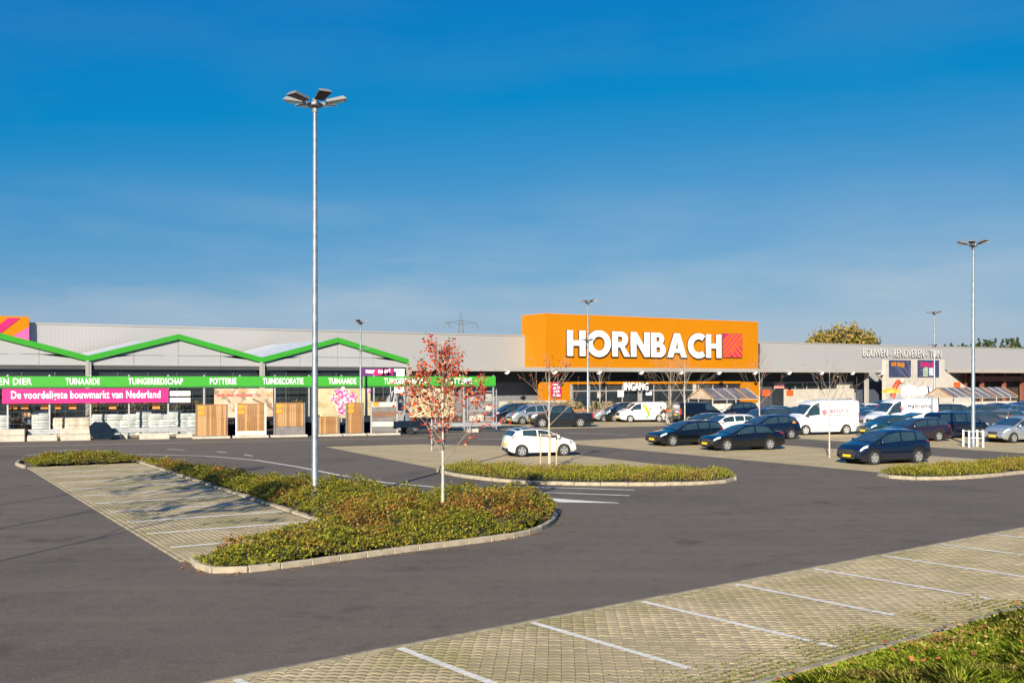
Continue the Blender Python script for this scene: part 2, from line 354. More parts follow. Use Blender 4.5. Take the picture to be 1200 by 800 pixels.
def paver_mb():
    bb = MB(); o = paver_outline(); t = paver_outline(.0025)
    bb.add([(x, y, -.03) for x, y in o] + [(x, y, -.0015) for x, y in o] + [(x, y, 0) for x, y in t],
           [tuple(range(12, 18))] + [(i, (i + 1) % 6, 6 + (i + 1) % 6, 6 + i) for i in range(6)] + [(6 + i, 6 + (i + 1) % 6, 12 + (i + 1) % 6, 12 + i) for i in range(6)])
    return bb
def pave(origin, ang, lx, ly, near, nobj, skip=None, seed=1, turn=0.0):
    """laid area: local x along ang from origin (0..lx), y (0..ly); pieces nearest `near` become single objects"""
    root = bpy.data.objects.new('parking_paving', None); col.objects.link(root); root.location = (*origin[:2], 0); root.rotation_euler.z = ang; struct(root)
    r = np.random.default_rng(seed); nx, ny = int(lx / PL), int(ly / PW)
    ct, st_ = math.cos(turn), math.sin(turn)
    if turn:                                         # pattern laid at an angle, blocks cut along the edges
        dg_ = math.hypot(lx, ly); kx_ = int(dg_ / PL) + 2; ky_ = int(dg_ / PW) + 2
        gx_, gy_ = np.meshgrid(np.arange(-kx_, kx_) * PL, np.arange(-ky_, ky_) * PW); gx_ = gx_.ravel(); gy_ = gy_.ravel()
        X = gx_ * ct - gy_ * st_; Y = gx_ * st_ + gy_ * ct; near_ = (X > -.2) & (X < lx + .2) & (Y > -.2) & (Y < ly + .2); X, Y = X[near_], Y[near_]
        full = (X > .15) & (X < lx - .15) & (Y > .15) & (Y < ly - .15); cutX, cutY = X[~full], Y[~full]; X, Y = X[full], Y[full]
        cb = MB(); h2 = .034
        for cx_, cy_ in zip(cutX, cutY):
            po_ = [(cx_ + x_ * ct - y_ * st_, cy_ + x_ * st_ + y_ * ct) for x_, y_ in paver_outline(.003)]
            for f_ in (lambda a, c: a, lambda a, c: lx - a, lambda a, c: c, lambda a, c: ly - c): po_ = clip(po_, f_) if len(po_) > 2 else []
            if len(po_) > 2: cb.prism(po_, 0, h2 + random.uniform(-.002, .002))
        stuff(cb.build('cut_pavers', PAVER, root))
    else:
        X, Y = np.meshgrid((np.arange(nx) + .5) * PL, (np.arange(ny) + .5) * PW); X = X.ravel(); Y = Y.ravel()
    ca, sa = math.cos(ang), math.sin(ang); WX = origin[0] + ca * X - sa * Y; WY = origin[1] + sa * X + ca * Y
    Z = .034 + r.normal(0, .0016, len(X)); A = turn + r.normal(0, .008, len(X))
    score = np.hypot(WX - near[0], WY - near[1]) + 1e3 * ((WY < 13.95) | (np.abs(WX) > WY * .494 + .1)); order = np.argsort(score)
    me = paver_mb().mesh('paver', PAVER)
    for i in order[:nobj]: link('paver', me, root, (X[i], Y[i], Z[i]), A[i])
    rest = order[nobj:]
    tm = paver_mb(); tv = np.array(tm.v); n = len(tv); k = len(rest)
    vv = np.empty((k, n, 3)); c = np.cos(A[rest])[:, None]; s = np.sin(A[rest])[:, None]
    vv[:, :, 0] = tv[None, :, 0] * c - tv[None, :, 1] * s + X[rest][:, None]; vv[:, :, 1] = tv[None, :, 0] * s + tv[None, :, 1] * c + Y[rest][:, None]; vv[:, :, 2] = tv[None, :, 2] + Z[rest][:, None]
    me2 = bpy.data.meshes.new('pavers'); fs = []; lens = [len(f) for f in tm.f]; base = np.concatenate([np.array(f) for f in tm.f])
    loops = (base[None, :] + (np.arange(k) * n)[:, None]).ravel().astype(np.int32); lt = np.tile(np.array(lens, np.int32), k); ls = np.concatenate([[0], np.cumsum(lt)[:-1]]).astype(np.int32)
    me2.vertices.add(k * n); me2.vertices.foreach_set('co', vv.astype(np.float32).ravel()); me2.loops.add(len(loops)); me2.loops.foreach_set('vertex_index', loops)
    me2.polygons.add(len(lt)); me2.polygons.foreach_set('loop_start', ls); me2.polygons.foreach_set('loop_total', lt); me2.materials.append(PAVER); me2.update(calc_edges=True)
    o = link('paver_field', me2, root); stuff(o)
    bb = MB(); bb.box(-.02, lx + .02, -.02, ly + .02, -.05, .022); bb.build('joint_bed', JOINT, root)
    return root
def broken_line(p, q, wdt=.12, z=.043, step=PW, fade=0.0, seed=0):      # paint only on the blocks, open over the joints
    r = random.Random(seed); p = Vector(p[:2]); q = Vector(q[:2]); d = (q - p); ln = d.length; d.normalize(); n = Vector((-d.y, d.x)); bb = MB(); k = 0
    while k < ln - step:
        if not (fade and k > ln - fade and r.random() < .45):
            a = p + d * (k + .002); c = p + d * (k + step - .004); w0 = wdt / 2 * r.uniform(.9, 1.06)
            bb.add([(*(a + n * w0), z), (*(a - n * w0), z), (*(c - n * w0), z), (*(c + n * w0), z)], [(0, 1, 2, 3)])
        k += step
    return struct(bb.build('road_marking', PAINT))
# foreground bays
EA = R(38.5); E = Vector((math.cos(EA), math.sin(EA), 0)); EN = Vector((math.sin(EA), -math.cos(EA), 0))
f0 = g(750, 706.3); FD = 4.5
fo = f0 - E * 13 + EN * FD
pave(fo, EA, 32, FD - .02, (1.5, 14.2), 300, seed=3, turn=R(-41))
for k in range(-4, 8):
    a = f0 + E * (2.59 * k); broken_line(a + EN * .06, a + EN * (FD - .25), .135, fade=.9, seed=k)
# edging strip on the asphalt side
CONC = mat('kerb_concrete', (.31, .265, .195), rough=.9, var=.2, scale=4, bump=.4, bscale=70)
CONC_OLD = mat('old_kerb_concrete', (.25, .215, .145), rough=.95, var=.28, scale=3, bump=.5, bscale=60)
ed = bpy.data.objects.new('edging_strip', None); col.objects.link(ed); struct(ed); ed.location = f0 - E * 13 - EN * .075; ed.rotation_euler.z = EA
mb_ = MB(); mb_.bbox(.004, .996, -.05, .05, -.1, .036, .006); me_e = mb_.mesh('edge_stone', CONC_OLD)
for k in range(32): link('edge_stone', me_e, ed, (k, 0, random.uniform(-.003, .003)))
ed2 = bpy.data.objects.new('edging_strip', None); col.objects.link(ed2); struct(ed2); ed2.location = f0 - E * 13 + EN * (FD + .075); ed2.rotation_euler.z = EA
mb_ = MB(); mb_.bbox(.004, .996, -.06, .06, -.1, .075, .01); me_e2 = mb_.mesh('edge_stone', CONC_OLD)
for k in range(32): link('edge_stone', me_e2, ed2, (k, 0, random.uniform(-.006, .006)))
# left bays
LA = math.atan2(-V.y, -V.x)                          # runs towards the viewer
lf = g(35, 548); ln_ = g(222, 660)
l_len = (ln_ - lf).length; l_dir = (ln_ - lf).normalized(); l_ang = math.atan2(l_dir.y, l_dir.x); l_n = Vector((-l_dir.y, l_dir.x, 0))
LW = 4.75
pave(lf, l_ang, l_len + .2, LW, (-8.0, 24.0), 150, seed=5)
mb_ = MB(); mb_.bbox(.004, .996, -.05, .05, -.1, .04, .006); me_e3 = mb_.mesh('edge_stone', CONC_OLD)
ed3 = bpy.data.objects.new('edging_strip', None); col.objects.link(ed3); struct(ed3); ed3.location = lf - l_n * .075; ed3.rotation_euler.z = l_ang
for k in range(int(l_len)): link('edge_stone', me_e3, ed3, (k, 0, 0))
for k in range(10):
    s = l_len - 2.2 - 2.52 * k
    if s > 1: broken_line(lf + l_dir * s + l_n * .1, lf + l_dir * s + l_n * (LW - .1), .20, step=PW, seed=40 + k)

# ================================================================== KERBS AND PLANTING
def kerb(px, wdt=.14, h=.13, m=CONC, step=1.0, closed=False, world=False):
    root = bpy.data.objects.new('kerb', None); col.objects.link(root); struct(root)
    pts = [Vector(p[:2]) for p in px] if world else [g(*p).to_2d() for p in px]
    # resample
    out = [pts[0]]; acc = 0
    dense = []
    for i in range(len(pts) - 1):
        a = pts[max(i - 1, 0)]; b_ = pts[i]; c = pts[i + 1]; d = pts[min(i + 2, len(pts) - 1)]
        for k in range(30):
            t = k / 30; dense.append(.5 * ((2 * b_) + (c - a) * t + (2 * a - 5 * b_ + 4 * c - d) * t * t + (3 * b_ - a - 3 * c + d) * t ** 3))
    dense.append(pts[-1]); last = dense[0]; ch = [last]
    for p in dense:
        if (p - last).length >= step: ch.append(p); last = p
    for i in range(len(ch) - 1):
        a, c = ch[i], ch[i + 1]; d = c - a; mb = MB(); l = d.length
        mb.bbox(.004, l - .004, -wdt / 2, wdt / 2, -.1, h + random.uniform(-.006, .006), .018)
        mb.build('kerb_stone', m, root, loc=(a.x, a.y, 0), rz=math.atan2(d.y, d.x))
    return root
SOIL = mat('soil', (.035, .026, .018), rough=1, var=.3, scale=2)
def planting(name, label, poly, n, hmax, edge, m, size=(.05, .10), seed=1, hfun=None, z0=.05, aspect=.55, upright=.5, spacing=.62):
    r = np.random.default_rng(seed); P = np.array([(p[0], p[1]) for p in poly]); lo = P.min(0); hi = P.max(0)
    x = r.uniform(lo[0], hi[0], n * 4); y = r.uniform(lo[1], hi[1], n * 4); k = inside(P, x, y); x, y = x[k][:n], y[k][:n]
    e = np.clip(edge_dist(P, x, y) / edge, 0, 1) ** .6
    area = .5 * abs(np.dot(P[:, 0], np.roll(P[:, 1], 1)) - np.dot(P[:, 1], np.roll(P[:, 0], 1))); nc = max(12, int(area / spacing ** 2))
    qx = r.uniform(lo[0], hi[0], nc * 8); qy = r.uniform(lo[1], hi[1], nc * 8); kk_ = inside(P, qx, qy); qx, qy = qx[kk_][:nc], qy[kk_][:nc]; nc = len(qx); ch = r.uniform(.62, 1.12, nc); tone = np.clip(0.62 * r.random(nc) + .75 * lump(qx, qy, .9, seed + 3) - .2, 0, 1)
    def nearest(x, y):
        best = np.full(len(x), 1e9); bi = np.zeros(len(x), int)
        for i in range(nc):
            d2 = (x - qx[i]) ** 2 + (y - qy[i]) ** 2; k_ = d2 < best; best[k_] = d2[k_]; bi[k_] = i
        return np.sqrt(best), bi
    dd_, bi = nearest(x, y); dome = ch[bi] * (.45 + .55 * np.sqrt(np.clip(1 - (dd_ / (spacing * .95)) ** 2, 0, 1)))
    hh = hmax * (.30 + .70 * e) * dome * (.72 + .5 * lump(x, y, 1.2, seed))
    if hfun is not None: hh = hh * hfun(x, y)
    u = r.random(len(x)); z = z0 + hh * (1 - (u ** 2.2) * .75)
    # loose sprigs that stick out
    sp = r.random(len(x)) < .06; z[sp] += r.uniform(.02, .16, sp.sum())
    x = x + r.normal(0, .02, len(x)); y = y + r.normal(0, .02, len(x))
    s = r.uniform(size[0], size[1], len(x)); az = r.uniform(0, 6.28, len(x)); el = r.uniform(-.2, 1.3, len(x)) * upright * 1.6
    dx, dy, dz = np.cos(az) * np.cos(el), np.sin(az) * np.cos(el), np.sin(el)
    rl = r.uniform(-1.0, 1.0, len(x)); sx, sy, sz = -np.sin(az) * np.cos(rl), np.cos(az) * np.cos(rl), np.sin(rl)
    c = np.stack([x, y, z], 1); d = np.stack([dx, dy, dz], 1) * s[:, None]; w_ = np.stack([sx, sy, sz], 1) * (s * aspect * .5)[:, None]
    q = np.stack([c, c + d * .5 + w_, c + d, c + d * .5 - w_], 1).reshape(-1, 3)
    o = link(name, fast_mesh(name, q, 4, m)); stuff(o, label, 'planting')
    at_ = o.data.attributes.new('tone', 'FLOAT', 'FACE'); at_.data.foreach_set('value', np.clip(tone[bi] + r.normal(0, .06, len(x)), 0, 1).astype(np.float32))
    bb = MB()
    # soil bed: dark raised bed below the leaves
    cx, cy = P.mean(0); gx, gy = np.meshgrid(np.linspace(lo[0], hi[0], 70), np.linspace(lo[1], hi[1], 70))
    fx, fy = gx.ravel(), gy.ravel(); ins = inside(P, fx, fy); ee = np.clip(edge_dist(P, fx, fy) / edge, 0, 1) ** .6
    zz = z0 - .02 + np.where(ins, .30 * hmax * ee * (.35 + .9 * lump(fx, fy, 1.6, seed)), 0) * (hfun(fx, fy) if hfun is not None else 1)
    fc = []
    for j in range(69):
        for i in range(69):
            a = j * 70 + i
            if ins[a] and ins[a + 1] and ins[a + 70] and ins[a + 71]: fc.append((a, a + 1, a + 71, a + 70))
    bb.v = [(fx[i], fy[i], zz[i]) for i in range(len(fx))]; bb.f = fc; struct(bb.build('soil_bed', SOIL))
    return o
GREENS = [(.05, .075, .008), (.12, .155, .012), (.22, .235, .016), (.36, .30, .022), (.15, .15, .014), (.26, .19, .022), (.09, .13, .010)]
BROWNS = [(.13, .05, .016), (.26, .10, .022), (.38, .18, .03), (.20, .15, .018), (.42, .28, .07)]
HEDGE = leaf_mat('groundcover_leaves', GREENS, patch=BROWNS, pscale=.55, tone=True)
HEDGE2 = leaf_mat('strip_leaves', [(.08, .10, .010), (.17, .19, .015), (.27, .25, .02), (.34, .27, .03), (.13, .16, .012)], patch=[(.36, .24, .05), (.22, .13, .03), (.28, .25, .03)], pscale=.5, tone=True)
# big island on the left
rt = lf + l_n * LW; rn = rt + l_dir * (l_len - 3.2)
front_px = [(226, 659), (236, 667), (258, 671.5), (300, 669), (350, 663), (400, 656), (450, 649.5), (500, 643), (560, 635.5), (600, 630), (630, 622.5), (646, 613), (652, 604)]
front = [g(*p) for p in front_px]
back = [Vector((1.25, 31.6, 0)), Vector((.7, 32.6, 0)), Vector((-1.0, 33.0, 0)), Vector((-3.2, 33.9, 0)), Vector((-5.6, 36.0, 0)), Vector((-8.2, 38.3, 0)), Vector((-11.6, 42.0, 0)), Vector((-15.5, 47.4, 0)), Vector((-18.5, 50.6, 0)), Vector((-21.0, 51.9, 0)), Vector((-23.3, 51.6, 0)), g(26, 541.5)]
inner = [lf + l_dir * .4 + l_n * .1, rt + l_dir * .3, rt + l_dir * 8, rt + l_dir * 16, rn, rn - l_n * 1.0 + l_dir * .55, rn - l_n * 3.6 + l_dir * 1.8, ln_ + l_n * .35 + l_dir * .1]
isl = [p for p in front] + back + inner
def hf_island(x, y):                                 # low at the bay end, tall by the lamp and along the back
    a = np.clip((y - 23.5) / 4.5, .45, 1); t = np.clip((y - 38) / 8, 0, 1); b_ = np.clip((x + 9) / 4, 0, 1)
    return a * (1 - .25 * t) * (.8 + .25 * b_)
planting('ground_cover', 'low evergreen and autumn brown ground cover around the tall lamp post', isl, 120000, .70, .8, HEDGE, (.05, .11), 11, hf_island, z0=.1)
kerb(front_px, m=CONC, step=.7)
kerb(back[:11] + [g(22, 542.5), g(22, 546), g(33, 549.5)], m=CONC, world=True)
# kerb between the left bays and the planting
kk = [rt + l_dir * .2 + l_n * .08]
for i in range(1, 9): kk.append(rt + l_dir * (.2 + (l_len - 3.6) * i / 8) + l_n * .08)
kerb(kk, wdt=.22, h=.09, m=CONC, step=.8, world=True)
# middle island
isl2_px = [(513, 552.5), (530, 557), (560, 561.5), (600, 565.5), (650, 567.8), (700, 568.8), (760, 569), (810, 568), (845, 566), (861, 562.5)]
isl2 = [g(*p) for p in isl2_px] + [g(857, 557.5), g(800, 556), g(720, 554), (g(640, 553)), g(580, 552), g(530, 550.5)]
planting('ground_cover', 'narrow strip of low green ground cover under the staked young tree', isl2, 22000, .34, .5, HEDGE2, (.07, .18), 12, z0=.09, aspect=.22, upright=.75)
kerb(isl2_px, m=CONC); kerb([(861, 562.5), (860, 559), (852, 557)], m=CONC, step=.4)
# right island
isl3_px = [(1030, 557.5), (1042, 560), (1070, 562), (1110, 561.8), (1150, 559.5), (1200, 554.5), (1240, 551)]
isl3 = [g(*p) for p in isl3_px] + [g(1240, 542), g(1200, 544.5), g(1140, 548.5), g(1090, 552), g(1045, 556)]
planting('ground_cover', 'low green ground cover strip beside the navy blue people carrier', isl3, 17000, .34, .5, HEDGE2, (.07, .18), 13, z0=.09, aspect=.22, upright=.75)
kerb(isl3_px, m=CONC)
# kerb stones low at the car tip
# ------------------------------------------------------------------ grass verge in the foreground
GRASS = leaf_mat('grass_blades', [(.18, .27, .018), (.27, .40, .024), (.39, .46, .035), (.50, .46, .06), (.26, .34, .024)], patch=[(.42, .32, .08), (.30, .20, .05), (.52, .40, .15), (.26, .28, .03)], pscale=.8, tr=.3)
b = MB(); vg = [f0 - E * 13 + EN * (FD + .14), f0 + E * 19 + EN * (FD + .14), f0 + E * 19 + EN * (FD + 9), f0 - E * 13 + EN * (FD + 9)]
b.add([(p.x, p.y, z) for p, z in zip(vg, (.05, .05, .7, .7))], [(0, 1, 2, 3)])
struct(b.build('grass_verge', mat('turf_soil', (.05, .06, .02), rough=1, var=.4, scale=2)))
def verge_z(dn): return .05 + .65 * np.clip(dn / 8.86, 0, 1)
n = 230000; r = np.random.default_rng(21)
s_ = r.uniform(-6, 12, n); dn = r.uniform(-.22, 3.6, n); keep = (dn > .02) | (r.random(n) < .12 * (lump(s_, dn, 3, 5) > .5)); s_, dn = s_[keep], dn[keep]
vgo = f0 + EN * (FD + .16); X = vgo.x + E.x * s_ + EN.x * dn; Y = vgo.y + E.y * s_ + EN.y * dn; k = (np.abs(X) < Y * .494 + .6) & (Y > 11.0) & (Y < 24); X, Y, dn = X[k], Y[k], dn[k]
Z = verge_z(dn); lu = lump(X, Y, 2.2, 9); hgt = (.06 + .22 * lu ** 2.0 * (.3 + r.random(len(X)) ** 1.5)) * np.clip(.35 + dn * 1.2, .3, 1.2); az = r.uniform(0, 6.28, len(X)); bend = r.uniform(.4, 1.6, len(X)) * hgt
c = np.stack([X, Y, Z], 1); sd = np.stack([-np.sin(az), np.cos(az), 0 * az], 1) * r.uniform(.004, .010, len(X))[:, None]
tip = c + np.stack([np.cos(az) * bend, np.sin(az) * bend, hgt], 1); mid = c + np.stack([np.cos(az) * bend * .35, np.sin(az) * bend * .35, hgt * .6], 1)
q = np.stack([c - sd, c + sd, mid + sd * .8, tip, mid - sd * .8], 1).reshape(-1, 3)
stuff(link('grass', fast_mesh('grass', q, 5, GRASS)), 'rough green grass growing on the verge behind the parking bays', 'grass')
WEED = leaf_mat('verge_weeds', [(.34, .13, .05), (.46, .26, .09), (.26, .30, .04), (.36, .36, .06), (.20, .26, .03)], tr=.3)
nw = 260; ws = r.uniform(0, 10, nw); wd_ = r.uniform(.3, 3.2, nw); Q = []
for a_, d_ in zip(ws, wd_):
    bx_ = vgo + E * a_ + EN * d_; zb_ = float(verge_z(np.array([d_]))[0]); hw = r.uniform(.12, .34)
    for _ in range(16):
        zz_ = zb_ + hw * r.random(); c_ = np.array([bx_.x + r.normal(0, .05), bx_.y + r.normal(0, .05), zz_]); d3 = r.normal(0, 1, 3); d3 /= np.linalg.norm(d3); e3_ = np.cross(d3, r.normal(0, 1, 3)); e3_ /= np.linalg.norm(e3_); sz_ = r.uniform(.015, .04)
        Q += [c_ - d3 * sz_, c_ - e3_ * sz_ * .5, c_ + d3 * sz_, c_ + e3_ * sz_ * .5]
stuff(link('verge_weeds', fast_mesh('verge_weeds', np.array(Q), 4, WEED)), 'leafy weeds with rusty tips among the verge grass', 'weeds')
# weeds creeping out of the joints near the verge
n = 9000; s_ = r.uniform(-4, 11, n); dn = -np.abs(r.normal(0, .55, n)); lu = lump(s_, dn, 1.3, 17); k = lu > .60; s_, dn = s_[k], dn[k]
s_ = np.round(s_ / PL * 2) * PL / 2 + r.normal(0, .02, len(s_)); dn = np.round(dn / PW) * PW + r.normal(0, .015, len(dn)) - .1
X = vgo.x + E.x * s_ + EN.x * dn; Y = vgo.y + E.y * s_ + EN.y * dn; az = r.uniform(0, 6.28, len(X)); hg = r.uniform(.01, .05, len(X)); ln2 = r.uniform(.02, .06, len(X))
c = np.stack([X, Y, 0 * X + .034], 1); sd = np.stack([-np.sin(az), np.cos(az), 0 * az], 1) * .009; tip = c + np.stack([np.cos(az) * ln2, np.sin(az) * ln2, hg], 1)
q = np.stack([c - sd, c + sd, tip], 1).reshape(-1, 3); stuff(link('weeds', fast_mesh('weeds', q, 3, leaf_mat('joint_weeds', [(.09, .11, .012), (.15, .17, .02), (.20, .18, .03)], tr=.2))), 'small weeds growing from the block joints along the verge', 'weeds')
# fallen leaves
FALL = leaf_mat('fallen_leaves', [(.32, .11, .03), (.46, .19, .05), (.22, .07, .025), (.52, .30, .12)], tr=.1)
FPX_ = []
for pa, pb_, nn_ in [(front[i], front[i + 1], 14) for i in range(len(front) - 1)] + [(g(*isl2_px[i]), g(*isl2_px[i + 1]), 10) for i in range(len(isl2_px) - 1)] + [(g(*isl3_px[i]), g(*isl3_px[i + 1]), 10) for i in range(len(isl3_px) - 1)]:
    dv = (pb_ - pa).normalized(); ov = Vector((dv.y, -dv.x, 0))
    for _ in range(nn_): FPX_.append(pa + (pb_ - pa) * r.random() + ov * (.08 + abs(r.normal(0, .22))))
XY = np.array([(p.x, p.y) for p in FPX_]); az = r.uniform(0, 6.28, len(XY)); sz = r.uniform(.02, .05, len(XY)); c = np.stack([XY[:, 0], XY[:, 1], r.uniform(.008, .03, len(XY))], 1)
a = np.stack([np.cos(az), np.sin(az), r.uniform(-.3, .3, len(XY))], 1) * sz[:, None]; bq = np.stack([-np.sin(az), np.cos(az), r.uniform(-.3, .3, len(XY))], 1) * (sz * .7)[:, None]
q = np.stack([c - a, c - bq, c + a, c + bq], 1).reshape(-1, 3); stuff(link('fallen_leaves', fast_mesh('fallen_leaves', q, 4, FALL)), 'dry brown leaves lying on the asphalt along the kerbs', 'leaves')
n = 620; s_ = r.uniform(-4, 11, n); dn = np.abs(r.normal(.7, .9, n)); X = vgo.x + E.x * s_ + EN.x * dn; Y = vgo.y + E.y * s_ + EN.y * dn; az = r.uniform(0, 6.28, n); s = r.uniform(.025, .06, n)
Z = verge_z(dn) + r.uniform(.03, .16, n); a = np.stack([np.cos(az), np.sin(az), r.uniform(-.5, .5, n)], 1) * s[:, None]; bq = np.stack([-np.sin(az), np.cos(az), r.uniform(-.5, .5, n)], 1) * (s * .7)[:, None]; c = np.stack([X, Y, Z], 1)
q = np.stack([c - a, c - bq, c + a, c + bq], 1).reshape(-1, 3); stuff(link('fallen_leaves', fast_mesh('fallen_leaves', q, 4, FALL)), 'brown fallen leaves scattered in the grass verge', 'leaves')

# ================================================================== STORE
def clad_mat():
    m = mat('grey_cladding', (.315, .315, .32), rough=.55, var=.025, scale=.08)
    t = m.node_tree; b = t.nodes['Principled BSDF']; tcn = nd(m, 'ShaderNodeTexCoord'); wv = nd(m, 'ShaderNodeTexWave', wave_type='BANDS', bands_direction='X')
    wv.inputs['Scale'].default_value = 1.0; t.links.new(tcn.outputs['Object'], wv.inputs[0]); bp = nd(m, 'ShaderNodeBump'); bp.inputs['Strength'].default_value = .12; bp.inputs['Distance'].default_value = .02
    t.links.new(wv.outputs['Fac'], bp.inputs['Height']); t.links.new(bp.outputs[0], b.inputs['Normal']); return m
CLAD = clad_mat()
LGREY = mat('light_grey_metal', (.34, .325, .31), rough=.5, var=.04)
DGREY = mat('dark_grey_metal', (.065, .068, .075), rough=.6, var=.08)
MGREY = mat('mid_grey_panel', (.20, .20, .21), rough=.7, var=.06)
ORANGE = mat('orange_panel', (.48, .172, .0004), rough=.55, var=.03, scale=.2, spec=.2)
WHITE = mat('white_paint', (.80, .79, .77), rough=.5, var=.03)
OFFW = mat('off_white_panel', (.47, .435, .38), rough=.7, var=.08, scale=1.5)
BLACK = mat('black_trim', (.018, .018, .02), rough=.5, var=.1)
MAG = mat('magenta_print', (.46, .010, .13), rough=.5, var=.03)
ORED = mat('orange_red_print', (.66, .10, .015), rough=.5, var=.03)
GLASS = mat('dark_glass', (.022, .028, .034), rough=.07, var=.3, scale=.6, spec=.7)
GREEN = mat('green_paint', (.036, .30, .022), rough=.45, var=.03)
GALV = mat('galvanised_steel', (.50, .51, .52), rough=.42, metal=.55, var=.12, scale=5)
NAVY = mat('navy_print', (.035, .045, .11), rough=.6, var=.2, scale=1)
BXF = Frame(3.69, 112.0, ANG)
st = thing('store_building', 'long light grey warehouse store with a grey canopy and a huge orange sign box', 'building', (3.69, 112, 0), ANG)
WO = 4.2
def wt(px, off): return BXF.at(px, HOR, off)[0]
def wz(px, py, off): return BXF.at(px, py, off)[1]
T0, T1 = -68, 150
b = MB(); b.box(T0, T1, WO, WO + 60, 0, 8.66); b.build('wall', CLAD, st)
b = MB(); b.box(T0 - .05, T1, WO - .06, WO + 60.05, 8.66, 8.78); b.build('roof_coping', LGREY, st)
cx0, cx1 = -22, wt(1040, 0)
b = MB(); b.box(cx0, cx1, -.12, 0, 4.74, 5.18); b.build('canopy_fascia', LGREY, st)
b = MB(); b.box(cx0, cx1, .002, WO - .002, 4.80, 5.14); b.build('canopy_roof', DGREY, st)
b = MB(); b.box(cx0, cx1, WO - .5, WO - .003, 3.55, 4.795); b.build('canopy_back_beam', DGREY, st)
SPOT = mat('spotlight_white', (.82, .80, .76), rough=.35, var=.02)
for i in range(11):
    x = -5.5 + i * 6.05; b = MB(); b.wall([(0, 0), (.55, .28), (.55, .12), (.2, -.12)], -.15, .15); b.build('canopy_spotlight', SPOT, st, loc=(x, -.35, 4.52))
for x in [-9 + i * 12.1 for i in range(7)]:
    b = MB(); b.box(x - .12, x + .12, 2.9, 3.14, 0, 4.798); b.build('canopy_column', MGREY, st)
MB().box(-21.5, wt(633, WO), WO - .12, WO - .005, .05, 3.54).build('shaded_wall_panel', MGREY, st)  # darker panel added to paint the canopy shade on this wall
# sign box
bx1 = wt(889, 0); BT = 10.95
sb = MB().box(0, bx1, .06, WO + .6, 5.182, BT).build('sign_box', ORANGE, st)
MB().box(-.03, bx1 + .03, .03, WO + .63, BT, BT + .07).build('sign_box_coping', mat('orange_trim', (.74, .25, .02), rough=.5), sb)
# letters
def arc(cx, cy, r, a0, a1, n=14, ry=None): ry = ry or r; return [(cx + r * math.cos(R(a0 + (a1 - a0) * i / n)), cy + ry * math.sin(R(a0 + (a1 - a0) * i / n))) for i in range(n + 1)]
GLY = {
 'H': (.80, [[(0, 0), (0, 1), (.25, 1), (.25, .61), (.55, .61), (.55, 1), (.80, 1), (.80, 0), (.55, 0), (.55, .40), (.25, .40), (.25, 0)]]),
 'O': (1.08, [arc(.54, .5, .54, 0, 350, 35, .53), arc(.54, .5, .29, 0, 345, 23, .28)]),
 'R': (.80, [[(0, 0), (0, 1), (.40, 1)] + arc(.41, .685, .315, 88, -62, 12) + [(.84, 0), (.56, 0), (.36, .37), (.25, .37), (.25, 0)], [(.25, .58), (.25, .80), (.38, .80)] + arc(.38, .69, .11, 80, -80, 8) + [(.38, .58)]]),
 'N': (.90, [[(0, 0), (0, 1), (.25, 1), (.65, .42), (.65, 1), (.90, 1), (.90, 0), (.65, 0), (.25, .58), (.25, 0)]]),
 'B': (.72, [[(0, 0), (0, 1), (.36, 1)] + arc(.37, .745, .255, 88, -52, 10) + arc(.41, .29, .30, 58, -88, 12) + [(.36, 0)], [(.24, .62), (.24, .82), (.33, .82)] + arc(.33, .72, .10, 80, -80, 8) + [(.33, .62)], [(.24, .19), (.24, .41), (.36, .41)] + arc(.36, .30, .11, 80, -80, 8) + [(.36, .19)]]),
 'A': (.98, [[(0, 0), (.36, 1), (.62, 1), (.98, 0), (.71, 0), (.64, .19), (.34, .19), (.27, 0)], [(.41, .37), (.57, .37), (.49, .66)]]),
 'C': (.86, [arc(.54, .5, .54, 52, 308, 28, .53) + arc(.54, .5, .29, 308, 52, 22, .28)]),
}
LEDGE = mat('letter_edge', (.10, .06, .05), rough=.5, var=.05)  # dark letter and logo backing, also the painted shade of the wall lettering
LWHITE = mat('letter_white', (.86, .86, .86), rough=.4, var=.02)
seq = 'HORNBACH'; gap = .085
tot = sum(GLY[c][0] for c in seq) + gap * (len(seq) - 1)
lx0, lx1 = wt(663.5, 0), wt(843.5, 0); lz0 = wz(664, 416.9, 0); lh = wz(664, 386.8, 0) - lz0
kx = (lx1 - lx0) / tot; x = lx0
for c in seq:
    wd, lps = GLY[c]
    me1 = outline_mesh('letter_face', [[(a * kx, z * lh) for a, z in lp] for lp in lps], LWHITE, .10)
    me2 = outline_mesh('letter_edge', [[(a * kx, z * lh) for a, z in lp] for lp in lps], LEDGE, .16, off=.07)
    lo = link('letter', me1, sb, (x, -.22, lz0)); link('letter_edge', me2, lo, (.02, .15, -.02)); lo['label'] = 'white raised capital letter ' + c
    x += (wd + gap) * kx
